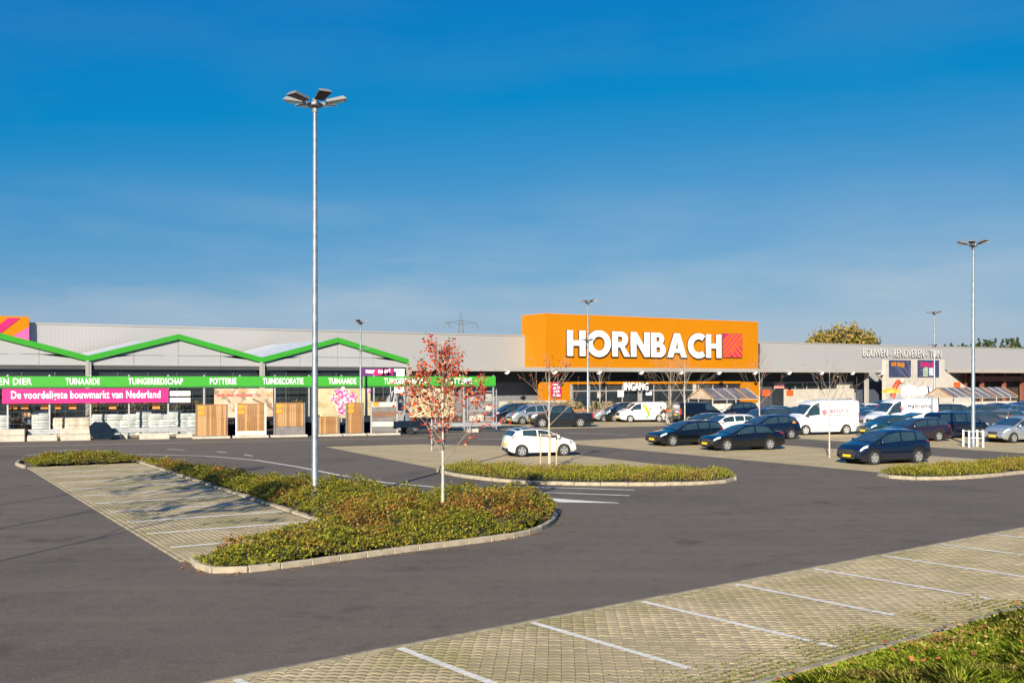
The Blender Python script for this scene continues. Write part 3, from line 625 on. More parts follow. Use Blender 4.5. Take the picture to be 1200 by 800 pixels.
# logo tile
gx0, gx1 = wt(847, 0), wt(869, 0); gz0, gz1 = wz(858, 418.6, 0), wz(858, 391.4, 0); gw, gh = gx1 - gx0, gz1 - gz0
lg = MB().box(gx0 - .06, gx1 + .06, -.06, .05, gz0 - .06, gz1 + .06).build('logo_tile', LEDGE, sb)
MB().box(gx0, gx1, -.10, -.062, gz0, gz1).build('logo_ground', MAG, lg)
def logo_stripes(parent, x0, w_, z0, h_, y, m):
    sq = [(0, 0), (1, 0), (1, 1), (0, 1)]
    for k in range(6):                               # rising stripes, upper left field
        o = -.62 + k * .235; p = clip(clip(clip(sq, lambda a, c: (c - a) - o), lambda a, c: o + .165 - (c - a)), lambda a, c: (a + c) - .98 if False else (c - (1.0 - a) * 0 - .0) )
        p = clip(p, lambda a, c: -((a - .42) + (-(c - .42))) * 0 + (c + .9 - 1.75 * a) if a > .42 else 1) if False else p
        p = clip(p, lambda a, c: (c - a) + .30) if k < 2 else p
        if len(p) > 2: MB().wall([(x0 + a * w_, z0 + c * h_) for a, c in p], y - .03, y).build('logo_stripe', m, parent)
    tri = [(.46, .36), (.98, 0), (1, 0), (1, .62), (.72, .62)]
    tri = [(.35, 0), (1, 0), (1, .60), (.70, .60), (.40, .30)]
    for k in range(4):
        o = .58 + k * .26; p = clip(clip(tri, lambda a, c: (a + c) - o), lambda a, c: o + .14 - (a + c)); p = clip(p, lambda a, c: a - c - .12)
        if len(p) > 2: MB().wall([(x0 + a * w_, z0 + c * h_) for a, c in p], y - .05, y - .032).build('logo_stripe', m, parent)
logo_stripes(lg, gx0, gw, gz0, gh, -.102, ORED)
# orange entrance portal and glazing under the canopy
PO = 1.7
def panel(name, px0, px1, py0, py1, off, m, th=.12, parent=None, pyref=None):
    a, c = wt(px0, off), wt(px1, off); z1, z0 = wz((px0 + px1) / 2, py0, off), wz((px0 + px1) / 2, py1, off)
    return MB().box(a, c, off, off + th, max(z0, .01), z1).build(name, m, parent or st)
p1 = panel('portal_panel', 633.5, 668, 447.5, 520, PO, ORANGE, .5)
for i in range(3):
    a, c = wt(635.5 + i * 4.2, PO), wt(635.9 + i * 4.2, PO); MB().box(a, c, PO - .02, PO - .002, .3, 3.5).build('panel_joint', mat('orange_joint', (.55, .17, .01), rough=.6), p1)
po = panel('poster', 646, 658, 447.8, 466, PO - .06, MAG, .05)
for k, (a0, a1, z0, z1) in enumerate(((.1, .9, .80, .92), (.15, .45, .55, .72), (.5, .85, .58, .76), (.2, .8, .34, .50), (.12, .4, .12, .28), (.5, .9, .08, .26))):
    xa, xb = wt(646, PO - .06), wt(658, PO - .06); za, zb = wz(652, 466, PO - .06), wz(652, 447.8, PO - .06)
    MB().wall([(xa + (xb - xa) * a0, za + (zb - za) * z0), (xa + (xb - xa) * a1, za + (zb - za) * (z0 + .02)), (xa + (xb - xa) * (a1 - .05), za + (zb - za) * z1), (xa + (xb - xa) * (a0 + .06), za + (zb - za) * (z1 - .03))], PO - .085, PO - .061).build('poster_print', WHITE, po)
panel('portal_panel', 869, 890, 447.3, 520, PO, ORANGE, .5)
panel('portal_lintel', 668.3, 868.6, 446.3, 449.6, PO, ORANGE, .5)
panel('portal_post', 668.3, 670.3, 449.8, 520, PO + .02, LGREY, .3)
ga, gb = wt(671, PO + .2), wt(868, PO + .2); gz = wz(760, 450, PO + .2) - .1; npan = 11
INSIDE = mat('shop_interior', (.05, .05, .052), rough=.8, var=.5, scale=.8)
for i in range(npan):
    a = ga + (gb - ga) * i / npan; c = ga + (gb - ga) * (i + 1) / npan
    MB().box(a + .05, c - .05, PO + .22, PO + .25, .25, 2.5).build('glass_pane', GLASS, st); MB().box(a + .05, c - .05, PO + .22, PO + .25, 2.62, gz).build('glass_pane', GLASS, st)
    MB().box(a - .05, a + .05, PO + .16, PO + .30, .05, gz).build('mullion', LGREY, st)
MB().box(ga + .06, gb, PO + .17, PO + .29, 2.5, 2.62).build('transom', LGREY, st); MB().box(ga + .06, gb, PO + .17, PO + .29, .05, .25).build('transom', LGREY, st)
for px0, px1, py0, py1, m in ((724, 731, 457, 465, WHITE), (749, 752.5, 457, 470, LGREY), (757, 764, 458.5, 463, WHITE), (700, 704, 459, 466, OFFW), (812, 816, 450, 466, OFFW)):
    panel('door_notice', px0, px1, py0, py1, PO + .08, m, .03)
tm = text_mesh('lettering', 'INGANG', wz(745, 447.8, PO - .4) - wz(745, 456.8, PO - .4), wt(759.6, PO - .4) - wt(731, PO - .4), LWHITE, .08, .03)
link('entrance_lettering', tm, st, (wt(731, PO - .4), PO - .4, wz(745, 456.8, PO - .4)))
# side shop front, right of the portal
SO = 2.8
panel('shop_front_panel', 919.4, 1001, 455.5, 520, SO, OFFW, .2)
panel('shop_front_panel', 890.5, 905, 449, 520, SO + .05, DGREY, .2)
for i in range(6):
    a = 918.5 + i * 13.6; panel('clerestory_pane', a + .4, a + 13.2, 448.6, 455, SO + .1, GLASS, .05); panel('clerestory_mullion', a - .3, a + .3, 448.2, 455.3, SO + .04, LGREY, .15)
panel('clerestory_rail', 905, 1001, 447.3, 448.3, SO + .02, LGREY, .2)
for i in range(5): panel('panel_joint', 932.6 + i * 13.6, 933.0 + i * 13.6, 455.6, 500, SO - .012, mat('panel_seam', (.4, .38, .36)), .01)
panel('door_leaf', 905.4, 911.6, 455.6, 500, SO + .08, GLASS, .06); panel('door_leaf', 912, 918.4, 455.6, 500, SO + .08, GLASS, .06)
panel('wall_sign', 907.5, 919, 449.2, 454.8, SO - .1, mat('pink_sign', (.80, .30, .26), rough=.6), .08); panel('wall_sign', 894, 902.5, 456.5, 464, SO - .1, ORED, .08); panel('wall_sign', 921.8, 929.8, 457, 463.6, SO - .06, ORED, .05)
PINKP = mat('pink_graphic', (.75, .36, .36), rough=.7, c2=(.72, .66, .62), scale=1.4)
panel('wall_graphic', 933.4, 1000.6, 468, 500, SO - .03, PINKP, .015)
panel('cream_board', 981, 999, 448.5, 467, SO - .3, OFFW, .1)
tm = text_mesh('lettering', 'BOUWEN - RENOVEREN - TUIN', wz(1057, 408.6, WO - .1) - wz(1057, 418.2, WO - .1), wt(1103, WO - .1) - wt(1011.5, WO - .1), mat('lettering_grey', (.55, .55, .56), rough=.5), .06, .0)
link('wall_lettering', tm, st, (wt(1011.5, WO - .2), WO - .2, wz(1012, 417.6, WO - .2)))
tm = text_mesh('lettering', 'BOUWEN - RENOVEREN - TUIN', wz(1057, 408.6, WO - .1) - wz(1057, 418.2, WO - .1), wt(1103, WO - .1) - wt(1011.5, WO - .1), LEDGE, .05, .012)
link('wall_lettering_shade', tm, st, (wt(1011.5, WO - .2) + .05, WO - .07, wz(1012, 417.6, WO - .2) - .05))  # dark copy shifted down and right: painted shade behind the letters
# right hand gateway: white slanted portal, banners, drive-in canopy
GO = -.6
def wp(px, py, off): return (wt(px, off), wz(px, py, off))
gate = MB().wall([wp(1038, 520, GO), wp(1038, 421, GO), wp(1107, 421, GO), wp(1107, 434, GO), wp(1140, 459, GO), wp(1140, 520, GO)], GO, GO + .6).build('gateway_wall', OFFW, st)
for v in gate.data.vertices: v.co.z = max(v.co.z, .01)
for (a, c, col_) in ((1042, 1067.5, ORANGE), (1075.5, 1100.5, MAG)):
    bn = panel('banner', a, c, 421.8, 441.8, GO - .08, NAVY, .06)
    for k in range(5):
        x0 = a + 3 + k * 3.2 + random.uniform(-.5, .5); panel('banner_print', x0, x0 + 2.4, 424.3 + random.uniform(-.6, .8), 430 + random.uniform(-2, 1.5), GO - .11, col_, .025, None)
panel('banner_print', 1082, 1087.5, 430, 441, GO - .11, mat('grey_green_print', (.30, .36, .28), var=.5, scale=3), .025); panel('banner_print', 1089, 1094, 431, 440, GO - .11, mat('pale_print', (.5, .55, .6), var=.4, scale=3), .025)
panel('gateway_sign', 1118, 1125.5, 447.5, 458, GO - .1, ORED, .08)
mb = MB().wall([wp(1024, 434, .4), wp(1041, 434, .4), wp(1041, 456, .4)], .3, .5); mb.build('gateway_brace', OFFW, st)
c2a, c2b = wt(1107.5, 1.0), T1 - 1
MB().box(c2a, c2b, .5, .62, 4.78, 5.3).build('canopy_fascia', mat('taupe_metal', (.36, .32, .29), rough=.6), st); MB().box(c2a, c2b, .62, WO - .003, 4.9, 5.2).build('canopy_roof', DGREY, st)
MB().box(wt(1128, WO), c2b, WO - .12, WO - .004, 0, 4.8).build('dark_bay', mat('dark_brown_panel', (.05, .035, .03), rough=.8, var=.4, scale=.5), st)
RBR = mat('red_brown_steel', (.22, .075, .045), rough=.6, var=.15)
for px in (1132, 1152, 1178, 1199, 1215): a = wt(px, 3.0); MB().box(a - .3, a + .3, 3, 3.4, 0, 4.89).build('bay_column', RBR, st)
MB().box(wt(1136, 2.8), c2b, 2.7, 2.98, 3.5, 4.3).build('bay_beam', RBR, st)
MB().box(wt(1004, 3.6), wt(1036, 3.6), 3.6, WO - .52, 0, 3.54).build('dark_recess', mat('blue_grey_panel', (.06, .075, .11), rough=.7), st)
MB().box(wt(1015.5, 1.2), wt(1018.3, 1.2), 1.2, 1.6, 0, 4.798).build('canopy_column', LGREY, st)
# striped orange sign tower on the roof edge at the far end
tw = BXF.at(-70, HOR, WO - .6)[0], BXF.at(34, HOR, WO - .6)[0]
sg = MB().box(tw[0], tw[1], WO - .6, WO + 2.0, wz(20, 402, WO - .6), wz(20, 370.6, WO - .6)).build('striped_sign_box', ORANGE, st)
z0_, z1_ = wz(20, 402, WO - .6), wz(20, 370.6, WO - .6); hh_ = z1_ - z0_
for k in range(4):
    x0 = tw[1] - 1.6 - k * 1.75
    poly = clip(clip([(x0 - 2.4, z0_), (x0 - 1.5, z0_), (x0 + .9, z1_ - .15), (x0, z1_ - .15)], lambda a, c: tw[1] - a), lambda a, c: a - tw[0])
    MB().wall(poly, WO - .64, WO - .602).build('sign_stripe', MAG, sg)
MB().wall([(tw[1] - 2.2, z0_), (tw[1], z0_), (tw[1], z0_ + hh_ * .62)], WO - .66, WO - .641).build('sign_stripe', mat('pink_print', (.80, .10, .30), rough=.5), sg)
MB().box(tw[1] + .002, tw[1] + .05, WO - .6, WO + 2.0, z0_, z1_ - .3).build('sign_side', mat('purple_print', (.12, .02, .12), rough=.6), sg)

# ================================================================== GREENHOUSE WITH GREEN GABLES
GHF = Frame(-30.7, 75.0, ANG); BAY = 12.9
gh = thing('garden_centre', 'white gabled garden centre hall with bright green zigzag roof edge', 'building', (-30.7, 75, 0), ANG)
GWH = mat('white_cladding', (.36, .37, .385), rough=.5, var=.03, scale=.3)
for k in (-1, 0, 1):
    x0 = k * BAY; x1 = x0 + BAY; xm = (x0 + x1) / 2; zv, zp = 5.35, 7.05
    n_ = 4
    for i in range(n_):
        a = x0 + BAY * i / n_ + .015; c = x0 + BAY * (i + 1) / n_ - .015
        za = zv + (zp - zv) * (1 - abs(a - xm) / (BAY / 2)); zc = zv + (zp - zv) * (1 - abs(c - xm) / (BAY / 2)); zh = 5.72
        poly = [(a, 5.02), (c, 5.02), (c, min(zc, zh)), (a, min(za, zh))]
        MB().wall(poly, .0, .08).build('gable_panel', GWH, gh)
        if max(za, zc) > zh + .05:
            up = [(a, zh + .03), (c, zh + .03), (c, zc), (a, za)]
            up = [(x_, max(z_, zh + .03)) for x_, z_ in up]
            if za < zh + .03: t = (zh + .03 - za) / (zc - za); up = [(a + (c - a) * t, zh + .03), (c, zh + .03), (c, zc)]
            if zc < zh + .03: t = (zh + .03 - zc) / (za - zc); up = [(a, zh + .03), (c + (a - c) * t, zh + .03), (a, za)]
            MB().wall(up, .0, .08).build('gable_panel', GWH, gh)
    t_ = .32
    MB().wall([(x0, zv - .1), (xm, zp - .08), (xm, zp + t_), (x0, zv + t_)], -.22, -.02).build('green_bargeboard', GREEN, gh)
    MB().wall([(xm + .002, zp - .1), (x1, zv - .1), (x1, zv + t_), (xm + .002, zp + t_)], -.22, -.02).build('green_bargeboard', GREEN, gh)
    RF = mat('roof_sheet', (.50, .52, .54), rough=.4, var=.1)
    for s_ in (0, 1):
        xa, xb = (x0, xm) if s_ == 0 else (x1, xm)
        m_ = MB(); m_.add([(xa, .09, zv + .1), (xb, .09, zp + .1), (xb, 16, zp + .1), (xa, 16, zv + .1), (xa, .09, zv + .18), (xb, .09, zp + .18), (xb, 16, zp + .18), (xa, 16, zv + .18)], [(0, 1, 2, 3), (4, 5, 6, 7), (0, 1, 5, 4), (1, 2, 6, 5), (2, 3, 7, 6), (3, 0, 4, 7)]); m_.build('roof_sheet', RF, gh)
    npn = 6
    for i in range(npn):
        a = x0 + BAY * i / npn; c = x0 + BAY * (i + 1) / npn
        MB().box(a + .05, c - .05, .30, .33, 2.7, 4.66).build('glass_pane', GLASS, gh)
        MB().box(a + .05, c - .05, .30, .33, .3, 2.6).build('glass_pane', GLASS, gh)
        MB().box(a - .04, a + .04, .24, .36, 0, 4.66).build('mullion', DGREY, gh)
MB().box(-BAY, 2 * BAY, -.05, .5, 4.68, 4.94).build('eave_beam', DGREY, gh); MB().box(-BAY, 2 * BAY, -.12, .0, 4.95, 5.01).build('eave_rail', LGREY, gh)
for k in range(-1, 3):
    x0 = k * BAY; MB().box(x0 - .16, x0 + .04, -.30, -.06, 0, 5.3).build('column', LGREY, gh); MB().box(x0 + .07, x0 + .2, -.28, -.1, 0, 5.2).build('column', LGREY, gh)
MB().box(-BAY, 2 * BAY, 6, 6.2, 0, 5.2).build('back_wall', INSIDE, gh)
MB().box(2 * BAY - .05, 2 * BAY + .05, .4, 16, 0, 5.3).build('side_wall', GWH, gh)

# ================================================================== GARDEN YARD FENCE
FA = R(20.0); FNF = Frame(-33.2, 67.3, FA)
def ft(px, off=0.0): return FNF.at(px, HOR, off)[0]
def fz(px, py, off=0.0): return FNF.at(px, py, off)[1]
fe = thing('yard_fence', 'tall wire yard fence carrying a long bright green name strip', 'fence', (-33.2, 67.3, 0), FA)
posts = [-40, 9, 58, 106, 151, 197, 239, 281, 322, 362, 400, 438, 474, 510, 543, 578]
WIRE = mat('wire_grey', (.10, .105, .11), rough=.5, metal=.4)
for i, px in enumerate(posts):
    t = ft(px); MB().box(t - .05, t + .05, -.05, .05, 0, 4.26).build('post', GALV, fe)
    if i + 1 < len(posts):
        t2 = ft(posts[i + 1]); m_ = MB()
        for z in (.25, .65, 1.05, 1.45, 1.85, 2.25, 2.65, 3.05, 3.4): m_.box(t + .06, t2 - .06, -.006, .006, z, z + .012)
        k = t + .35
        while k < t2 - .1: m_.box(k, k + .008, -.014, -.007, .1, 3.42); k += .62
        stuff(m_.build('wire_mesh', WIRE, fe))
sx0, sx1 = ft(-60), ft(580)
gs = MB().box(sx0, ft(424) - .05, -.16, -.06, 3.49, 4.17).build('name_strip', GREEN, fe)
MB().box(ft(425.5), sx1, -.16, -.06, 3.49, 4.17).build('name_strip', GREEN, fe)
SGREEN = mat('deep_green_edge', (.02, .16, .03), rough=.6)
MB().box(sx0, sx1, -.14, -.062, 3.40, 3.485).build('strip_edge', SGREEN, fe)
for s, a, c in (('FLORA EN DIER', -38, 37.3), ('TUINAARDE', 77, 117), ('TUINGEREEDSCHAP', 150.5, 214.5), ('POTTERIE', 246, 277), ('TUINDECORATIE', 308, 355.5), ('TUINAARDE', 385, 417.5), ('TUINGEREEDSCHAP', 450, 502), ('POTTERIE', 522, 553)):
    t0, t1 = ft(a, -.16), ft(c, -.16); _lt = link('strip_lettering', text_mesh('lettering', s, .42, t1 - t0, LWHITE, .02, .018), fe, (t0, -.175, 3.63)); _lt['kind'] = 'stuff'
pb = MB().box(ft(3), ft(197), -.22, -.18, 2.40, 3.36).build('banner', mat('pink_banner', (.62, .010, .17), rough=.5, var=.05), None, loc=(-33.2, 67.3, 0), rz=FA)
tag(pb, 'long pink banner with white lettering hung on the yard fence', 'banner')
t0, t1 = ft(13, -.2), ft(188, -.2); link('banner_lettering', text_mesh('lettering', 'De voordeligste bouwmarkt van Nederland', .50, t1 - t0, LWHITE, .01, .02), pb, (t0, -.23, 2.72))
# white notice boards
for i, (p0, p1) in enumerate(((458, 463.7), (465.8, 471.2))):
    o = MB().box(ft(199), ft(223), -.12, -.07, fz(210, p1), fz(210, p0)).build('notice_board', WHITE, None, loc=(-33.2, 67.3, 0), rz=FA)
    tag(o, ('upper' if i == 0 else 'lower') + ' white notice board beside the pink banner', 'sign')
# small orange price cards behind the wire
for px in (16, 29, 52, 67, 85, 132, 183):
    a = ft(px - 4.3, .35); c = ft(px + 4.3, .35); o = MB().box(a, c, .33, .36, fz(px, 479), fz(px, 472.5)).build('price_card', mat('card_orange', (.85, .30, .06), rough=.6), None, loc=(-33.2, 67.3, 0), rz=FA)
    tag(o, 'small orange price card hanging below the pink banner', 'sign', 'orange price cards on the yard fence')
# guard rail in front
gr = thing('guard_rail', 'long galvanised guard rail running in front of the yard fence', 'guard rail', (-33.2, 67.3, 0), FA)
GOFF = -.9
for a, c in ((33, 229), (465, 587)):
    t0, t1 = ft(a, GOFF), ft(c, GOFF); m_ = MB()
    prof = [(0, .42), (-.05, .45), (-.05, .53), (0, .575), (-.05, .62), (-.05, .70), (0, .735), (.02, .735), (.02, .42)]
    n_ = len(prof); m_.add([(t0, GOFF + y, z) for y, z in prof] + [(t1, GOFF + y, z) for y, z in prof], [(i, (i + 1) % n_, n_ + (i + 1) % n_, n_ + i) for i in range(n_)] + [tuple(range(n_)), tuple(range(2 * n_ - 1, n_ - 1, -1))])
    m_.build('rail_beam', GALV, gr); k = t0 + .4
    while k < t1: MB().box(k - .06, k + .06, GOFF + .03, GOFF + .17, 0, .72).build('rail_post', GALV, gr); k += 2.6
# cream concrete blocks
BLK = mat('cream_concrete', (.43, .39, .33), rough=.85, var=.14, scale=2.5, bump=.3)
def block(px0, px1, z, label, off=-1.15, h=.40):
    a, c = ft(px0, off), ft(px1, off); p = FNF.w((a + c) / 2, off); l = (c - a) / 2 - .02
    m_ = MB(); m_.bbox(-l, l, -.3, .3, 0, h - .02, .03); m_.box(-l * .55, -l * .25, -.305, .1, -.005 + .0, .05)
    tag(m_.build('concrete_block', BLK, None, loc=(p.x, p.y, z), rz=FA), label, 'block', 'cream concrete blocks by the yard fence')
for i, (a, c) in enumerate(((-42, -6), (-4.5, 30), (32, 68), (71, 107))):
    block(a, c, 0, 'cream concrete block on the asphalt below the pink banner')
    if i != 2: block(a, c, .40, 'cream concrete block stacked on another below the pink banner', off=-1.17)
block(163, 199, 0, 'lone cream concrete block under the guard rail', off=-1.5)
for a, c in ((130, 150), (206, 226), (546, 560)): block(a, c, 0, 'low cream concrete block half hidden behind the guard rail', off=-.4, h=.28)
# dark blue covered container
p = FNF.w(ft(121, -1.3), -1.3)
tr = thing('tipping_skip', 'dark blue steel skip with sloping ends by the cream blocks', 'skip', (p.x, p.y, 0), FA)
BLU = mat('dark_blue_steel', (.004, .012, .026), rough=.85, var=.2, spec=.15)
MB().wall([(-.55, .1), (.5, .1), (.75, .45), (.2, 1.12), (-.55, 1.18), (-.85, .9), (-.8, .4)], -.5, .5).build('skip_body', BLU, tr); MB().box(-.5, .45, -.45, .45, 0, .098).build('skip_base', BLACK, tr)
for y in (-.52, .46): MB().box(-.15, -.05, y, y + .06, .2, 1.1).build('skip_rib', BLU, tr)
for px in (-2, 36): pass
# wooden fence display panels
WOOD = mat('larch_wood', (.33, .165, .058), rough=.7, var=.22, scale=2.2, c2=(.23, .105, .036)); WOODP = mat('pale_larch', (.40, .235, .10), rough=.7, var=.15); WOODG = mat('grey_wood', (.16, .15, .15), rough=.8, var=.2); WOODB = mat('brown_board', (.20, .10, .06), rough=.7, var=.2); CREAM = mat('cream_board', (.66, .58, .47), rough=.7)
def display_panel(px0, px1, py0, py1, label, style, frame=None):
    off = -2.0; a, c = ft(px0, off), ft(px1, off); pm = (px0 + px1) / 2; p = FNF.w((a + c) / 2, off); wd = c - a; zt = fz(pm, py0, off); r = random.Random(px0)
    t = thing('fence_panel_display', label, 'fence panel', (p.x, p.y, 0), FA, 'fence panels on display')
    for s in (-1, 1):
        MB().box(s * wd / 2 - .05, s * wd / 2 + .05, -.06, .06, .02, zt + .05).build('post', frame or WOODG, t)
    MB().bbox(-wd / 2 - .25, wd / 2 + .2, -.3, .3, 0, .14, .02).build('concrete_foot', BLK if frame else CONC, t)
    z0 = .18
    if style == 'lowboard': MB().box(-wd / 2 + .06, wd / 2 - .06, -.02, .02, .16, .70).build('base_board', WOODG, t); z0 = .72
    if style == 'cream': MB().box(-wd / 2 + .06, wd / 2 - .06, -.02, .02, .16, .45).build('base_board', CREAM, t); z0 = .47
    if style == 'boards':
        hs = [.36, .30, .30, .30, .32, .30]; mts = [WOODG, CREAM, WOODG, WOODB, WOODG, CREAM]; z = .2; sc = (zt - .22) / sum(hs)
        for h, m in zip(hs, mts): MB().box(-wd / 2 + .06, wd / 2 - .06, -.02, .02, z, z + h * sc - .012).build('board', m, t); z += h * sc
    else:
        n_ = max(5, int(wd / .165)); k = (wd - .12) / n_
        me = MB().box(0, k * .9, -.02, .02, 0, 1).mesh('plank', WOOD); me2 = MB().box(0, k * .9, -.02, .02, 0, 1).mesh('plank', WOODP)
        for i in range(n_): link('plank', r.choice((me, me, me2)), t, (-wd / 2 + .06 + i * k, r.uniform(-.006, .006), z0), 0, (1, 1, zt - z0 + r.uniform(-.012, .012)))
        MB().box(-wd / 2 + .06, wd / 2 - .06, -.05, -.025, zt, zt + .05).build('top_rail', WOOD, t)
    if style != 'half':
        for k in range(2 if style != 'boards' else 1): MB().box(-wd / 2 + .12, -wd / 2 + .52, -.06, -.03, zt - .30 - k * .36, zt - .03 - k * .36).build('price_card', ORED if False else mat('card_orange2', (.86, .27, .02), rough=.5), t)
    return t
display_panel(230, 266, 474.5, 513, 'upright larch fence panel on a grey foot beside the bag pallets', 'plain', WOODB)
display_panel(277, 311, 473.5, 513, 'larch fence panel in a white frame with a cream lower board', 'cream', WHITE)
display_panel(321.5, 356.5, 472.5, 510, 'larch fence panel with a dark grey lower half board', 'lowboard', WOODG)
display_panel(372.5, 397, 488.5, 509, 'low half-height larch fence panel below the flower poster', 'half', WOODG)
display_panel(406, 425.5, 472.5, 508.5, 'narrow tall larch fence panel in front of the flower poster', 'plain', WOODG)
display_panel(435, 465, 470.5, 508, 'fence panel of horizontal white, grey and brown boards', 'boards', LGREY)
# big posters on the fence
def poster_mat(name, base, spots, scale, thr=.55):
    m = mat(name, base, rough=.6, var=.12, scale=.8); t = m.node_tree; b = t.nodes['Principled BSDF']; src = b.inputs['Base Color'].links[0].from_socket; tcn = nd(m, 'ShaderNodeTexCoord')
    for i, c in enumerate(spots):
        mpn = nd(m, 'ShaderNodeMapping'); mpn.inputs['Location'].default_value = (i * 3.7, i * 1.9, i * 2.3); v = nd(m, 'ShaderNodeTexNoise'); v.inputs['Scale'].default_value = scale * (1 + .35 * i); v.inputs['Detail'].default_value = 3
        t.links.new(tcn.outputs['Object'], mpn.inputs[0]); t.links.new(mpn.outputs[0], v.inputs[0]); r = nd(m, 'ShaderNodeValToRGB'); r.color_ramp.elements[0].position = thr; r.color_ramp.elements[1].position = thr + .06
        t.links.new(v.outputs['Fac'], r.inputs[0]); x = nd(m, 'ShaderNodeMix', data_type='RGBA'); x.inputs[7].default_value = (*c, 1); t.links.new(r.outputs[0], x.inputs[0]); t.links.new(src, x.inputs[6]); src = x.outputs[2]
    t.links.new(src, b.inputs['Base Color']); return m
P1 = poster_mat('beige_poster', (.44, .35, .24), [(.42, .26, .13), (.50, .42, .33), (.26, .17, .10)], 1.1); P2 = poster_mat('cream_poster', (.44, .38, .23), [(.50, .44, .31), (.36, .30, .15)], 1.5); PF = poster_mat('flower_print', (.55, .10, .32), [(.72, .45, .55), (.30, .03, .16), (.75, .62, .60)], 3.5, .52)
def poster(px0, px1, py0, py1, m, label):
    off = -.12; o = MB().box(ft(px0, off), ft(px1, off), off - .03, off, fz(px0, py1, off), fz(px0, py0, off)).build('poster', m, None, loc=(-33.2, 67.3, 0), rz=FA); return tag(o, label, 'poster')
o1 = poster(251, 320, 455, 494, P1, 'large beige poster on the fence behind the white framed panel')
for k, (a, c) in enumerate(((254, 263), (265, 274), (276, 285), (287, 296))): MB().box(ft(a, -.17), ft(c, -.17), -.17, -.155, fz(a, 464.3), fz(a, 461.5)).build('print_line', mat('red_print', (.55, .10, .10)), o1)
MB().wall([(ft(296, -.17), fz(300, 466)), (ft(319, -.17), fz(300, 477)), (ft(319, -.17), fz(300, 479)), (ft(296, -.17), fz(300, 468))], -.175, -.155).build('print_roofline', WOODB, o1)
MB().wall([(ft(311, -.17), fz(311, 488)), (ft(320, -.17), fz(311, 482)), (ft(320, -.17), fz(311, 491)), (ft(311, -.17), fz(311, 491))], -.175, -.155).build('print_shape', mat('salmon_print', (.6, .32, .25)), o1)
o2 = poster(372, 434, 455, 490, P2, 'large cream poster with pink flowers on the fence')
for (fx, fy, fr_) in ((402, 461, .55), (407, 468, .45), (398, 472, .4), (413, 466, .42), (391, 466, .28), (400, 481, .38), (432, 458, .2), (396, 459, .3)):
    pts = [(ft(fx, -.16) + fr_ * (.8 + .25 * math.sin(5 * a)) * math.cos(a), fz(fx, fy, -.16) + fr_ * (.8 + .25 * math.sin(5 * a)) * math.sin(a)) for a in [i * .3 for i in range(21)]]
    zlo = fz(372, 490, -.12); pts = [(x_, max(z_, zlo)) for x_, z_ in pts]
    MB().wall(pts, -.172 - random.uniform(0, .004), -.155).build('flower_print', PF, o2)
poster(480, 532, 455, 489, P2, 'large cream poster on the fence behind the red leaved tree')
# rack at the fence end
rk = thing('shelf_rack', 'grey steel shelf rack with goods at the end of the yard fence', 'rack', FNF.w(ft(563, .7), .7), FA)
for x_ in (-1.15, 1.15):
    for y_ in (-.35, .35): MB().box(x_ - .04, x_ + .04, y_ - .04, y_ + .04, 0, 3.3).build('upright', GALV, rk)
for z in (.75, 1.55, 2.3, 3.0): MB().box(-1.1, 1.1, -.38, .38, z, z + .06).build('shelf', LGREY, rk)
for i in range(9):
    z = (.81, 1.61, 2.36)[i % 3]; x_ = -.95 + (i // 3) * .65; MB().bbox(x_, x_ + .5, -.3, .25, z, z + random.uniform(.3, .55), .03).build('boxed_goods', random.choice((OFFW, MGREY, LGREY)), rk)
# pallets of bags behind the fence
BAG = mat('pale_bag', (.36, .39, .38), rough=.55, var=.12, scale=3, bump=.3, bscale=8); BAGB = mat('beige_bag', (.50, .42, .33), rough=.6, var=.2, scale=3); PALLET = mat('pallet_wood', (.28, .19, .11), rough=.8, var=.2)
def make_pallet(m, layers, seed):
    r = random.Random(seed); t = thing('bag_pallet', 'pallet stacked with pale filled bags behind the guard rail', 'pallet', group='pallets of bags in the yard')
    q = MB()
    for y_ in (-.42, 0, .42): q.box(-.5, .5, y_ - .05, y_ + .05, 0, .1)
    for i in range(5): q.box(-.5 + i * .215, -.36 + i * .215, -.5, .5, .1, .125)
    q.build('pallet_base', PALLET, t); z = .13
    for k in range(layers):
        h = r.uniform(.17, .21); ox, oy = r.uniform(-.03, .03), r.uniform(-.03, .03); m_ = MB(); m_.bbox(-.52 + ox, .52 + ox, -.5 + oy, .5 + oy, z, z + h, .06); m_.build('bag_layer', m, t, smooth=60); z += h - .008
    return t
protos = [make_pallet(BAG, 8, 1), make_pallet(BAG, 9, 2), make_pallet(BAGB, 7, 3), make_pallet(BAG, 8, 4)]
plx = [(2, 3), (48, 1), (72, 2), (84, 2), (96, 2), (117, 0), (135, 0), (149, 3), (157, 0), (168, 1), (183, 0), (195, 3), (203, 1), (215, 0), (228, 3)]
used_ = set()
for px, k in plx:
    p = FNF.w(ft(px, 1.6), 1.6); o = protos[k] if k not in used_ else copy_tree(protos[k]); used_.add(k); o.location = (p.x, p.y, 0); o.rotation_euler.z = FA + random.uniform(-.05, .05)
    if k == 2: o['label'] = 'pallet stacked with beige and grey bags behind the cream blocks'; o['group'] = 'beige bag pallets'
k = 3
DRK = leaf_mat('yard_plants', [(.03, .05, .015), (.07, .10, .03), (.16, .10, .04), (.22, .08, .05), (.10, .12, .04), (.30, .24, .05)], tr=.2)
TERR = mat('terracotta', (.35, .14, .07), rough=.8, var=.2)
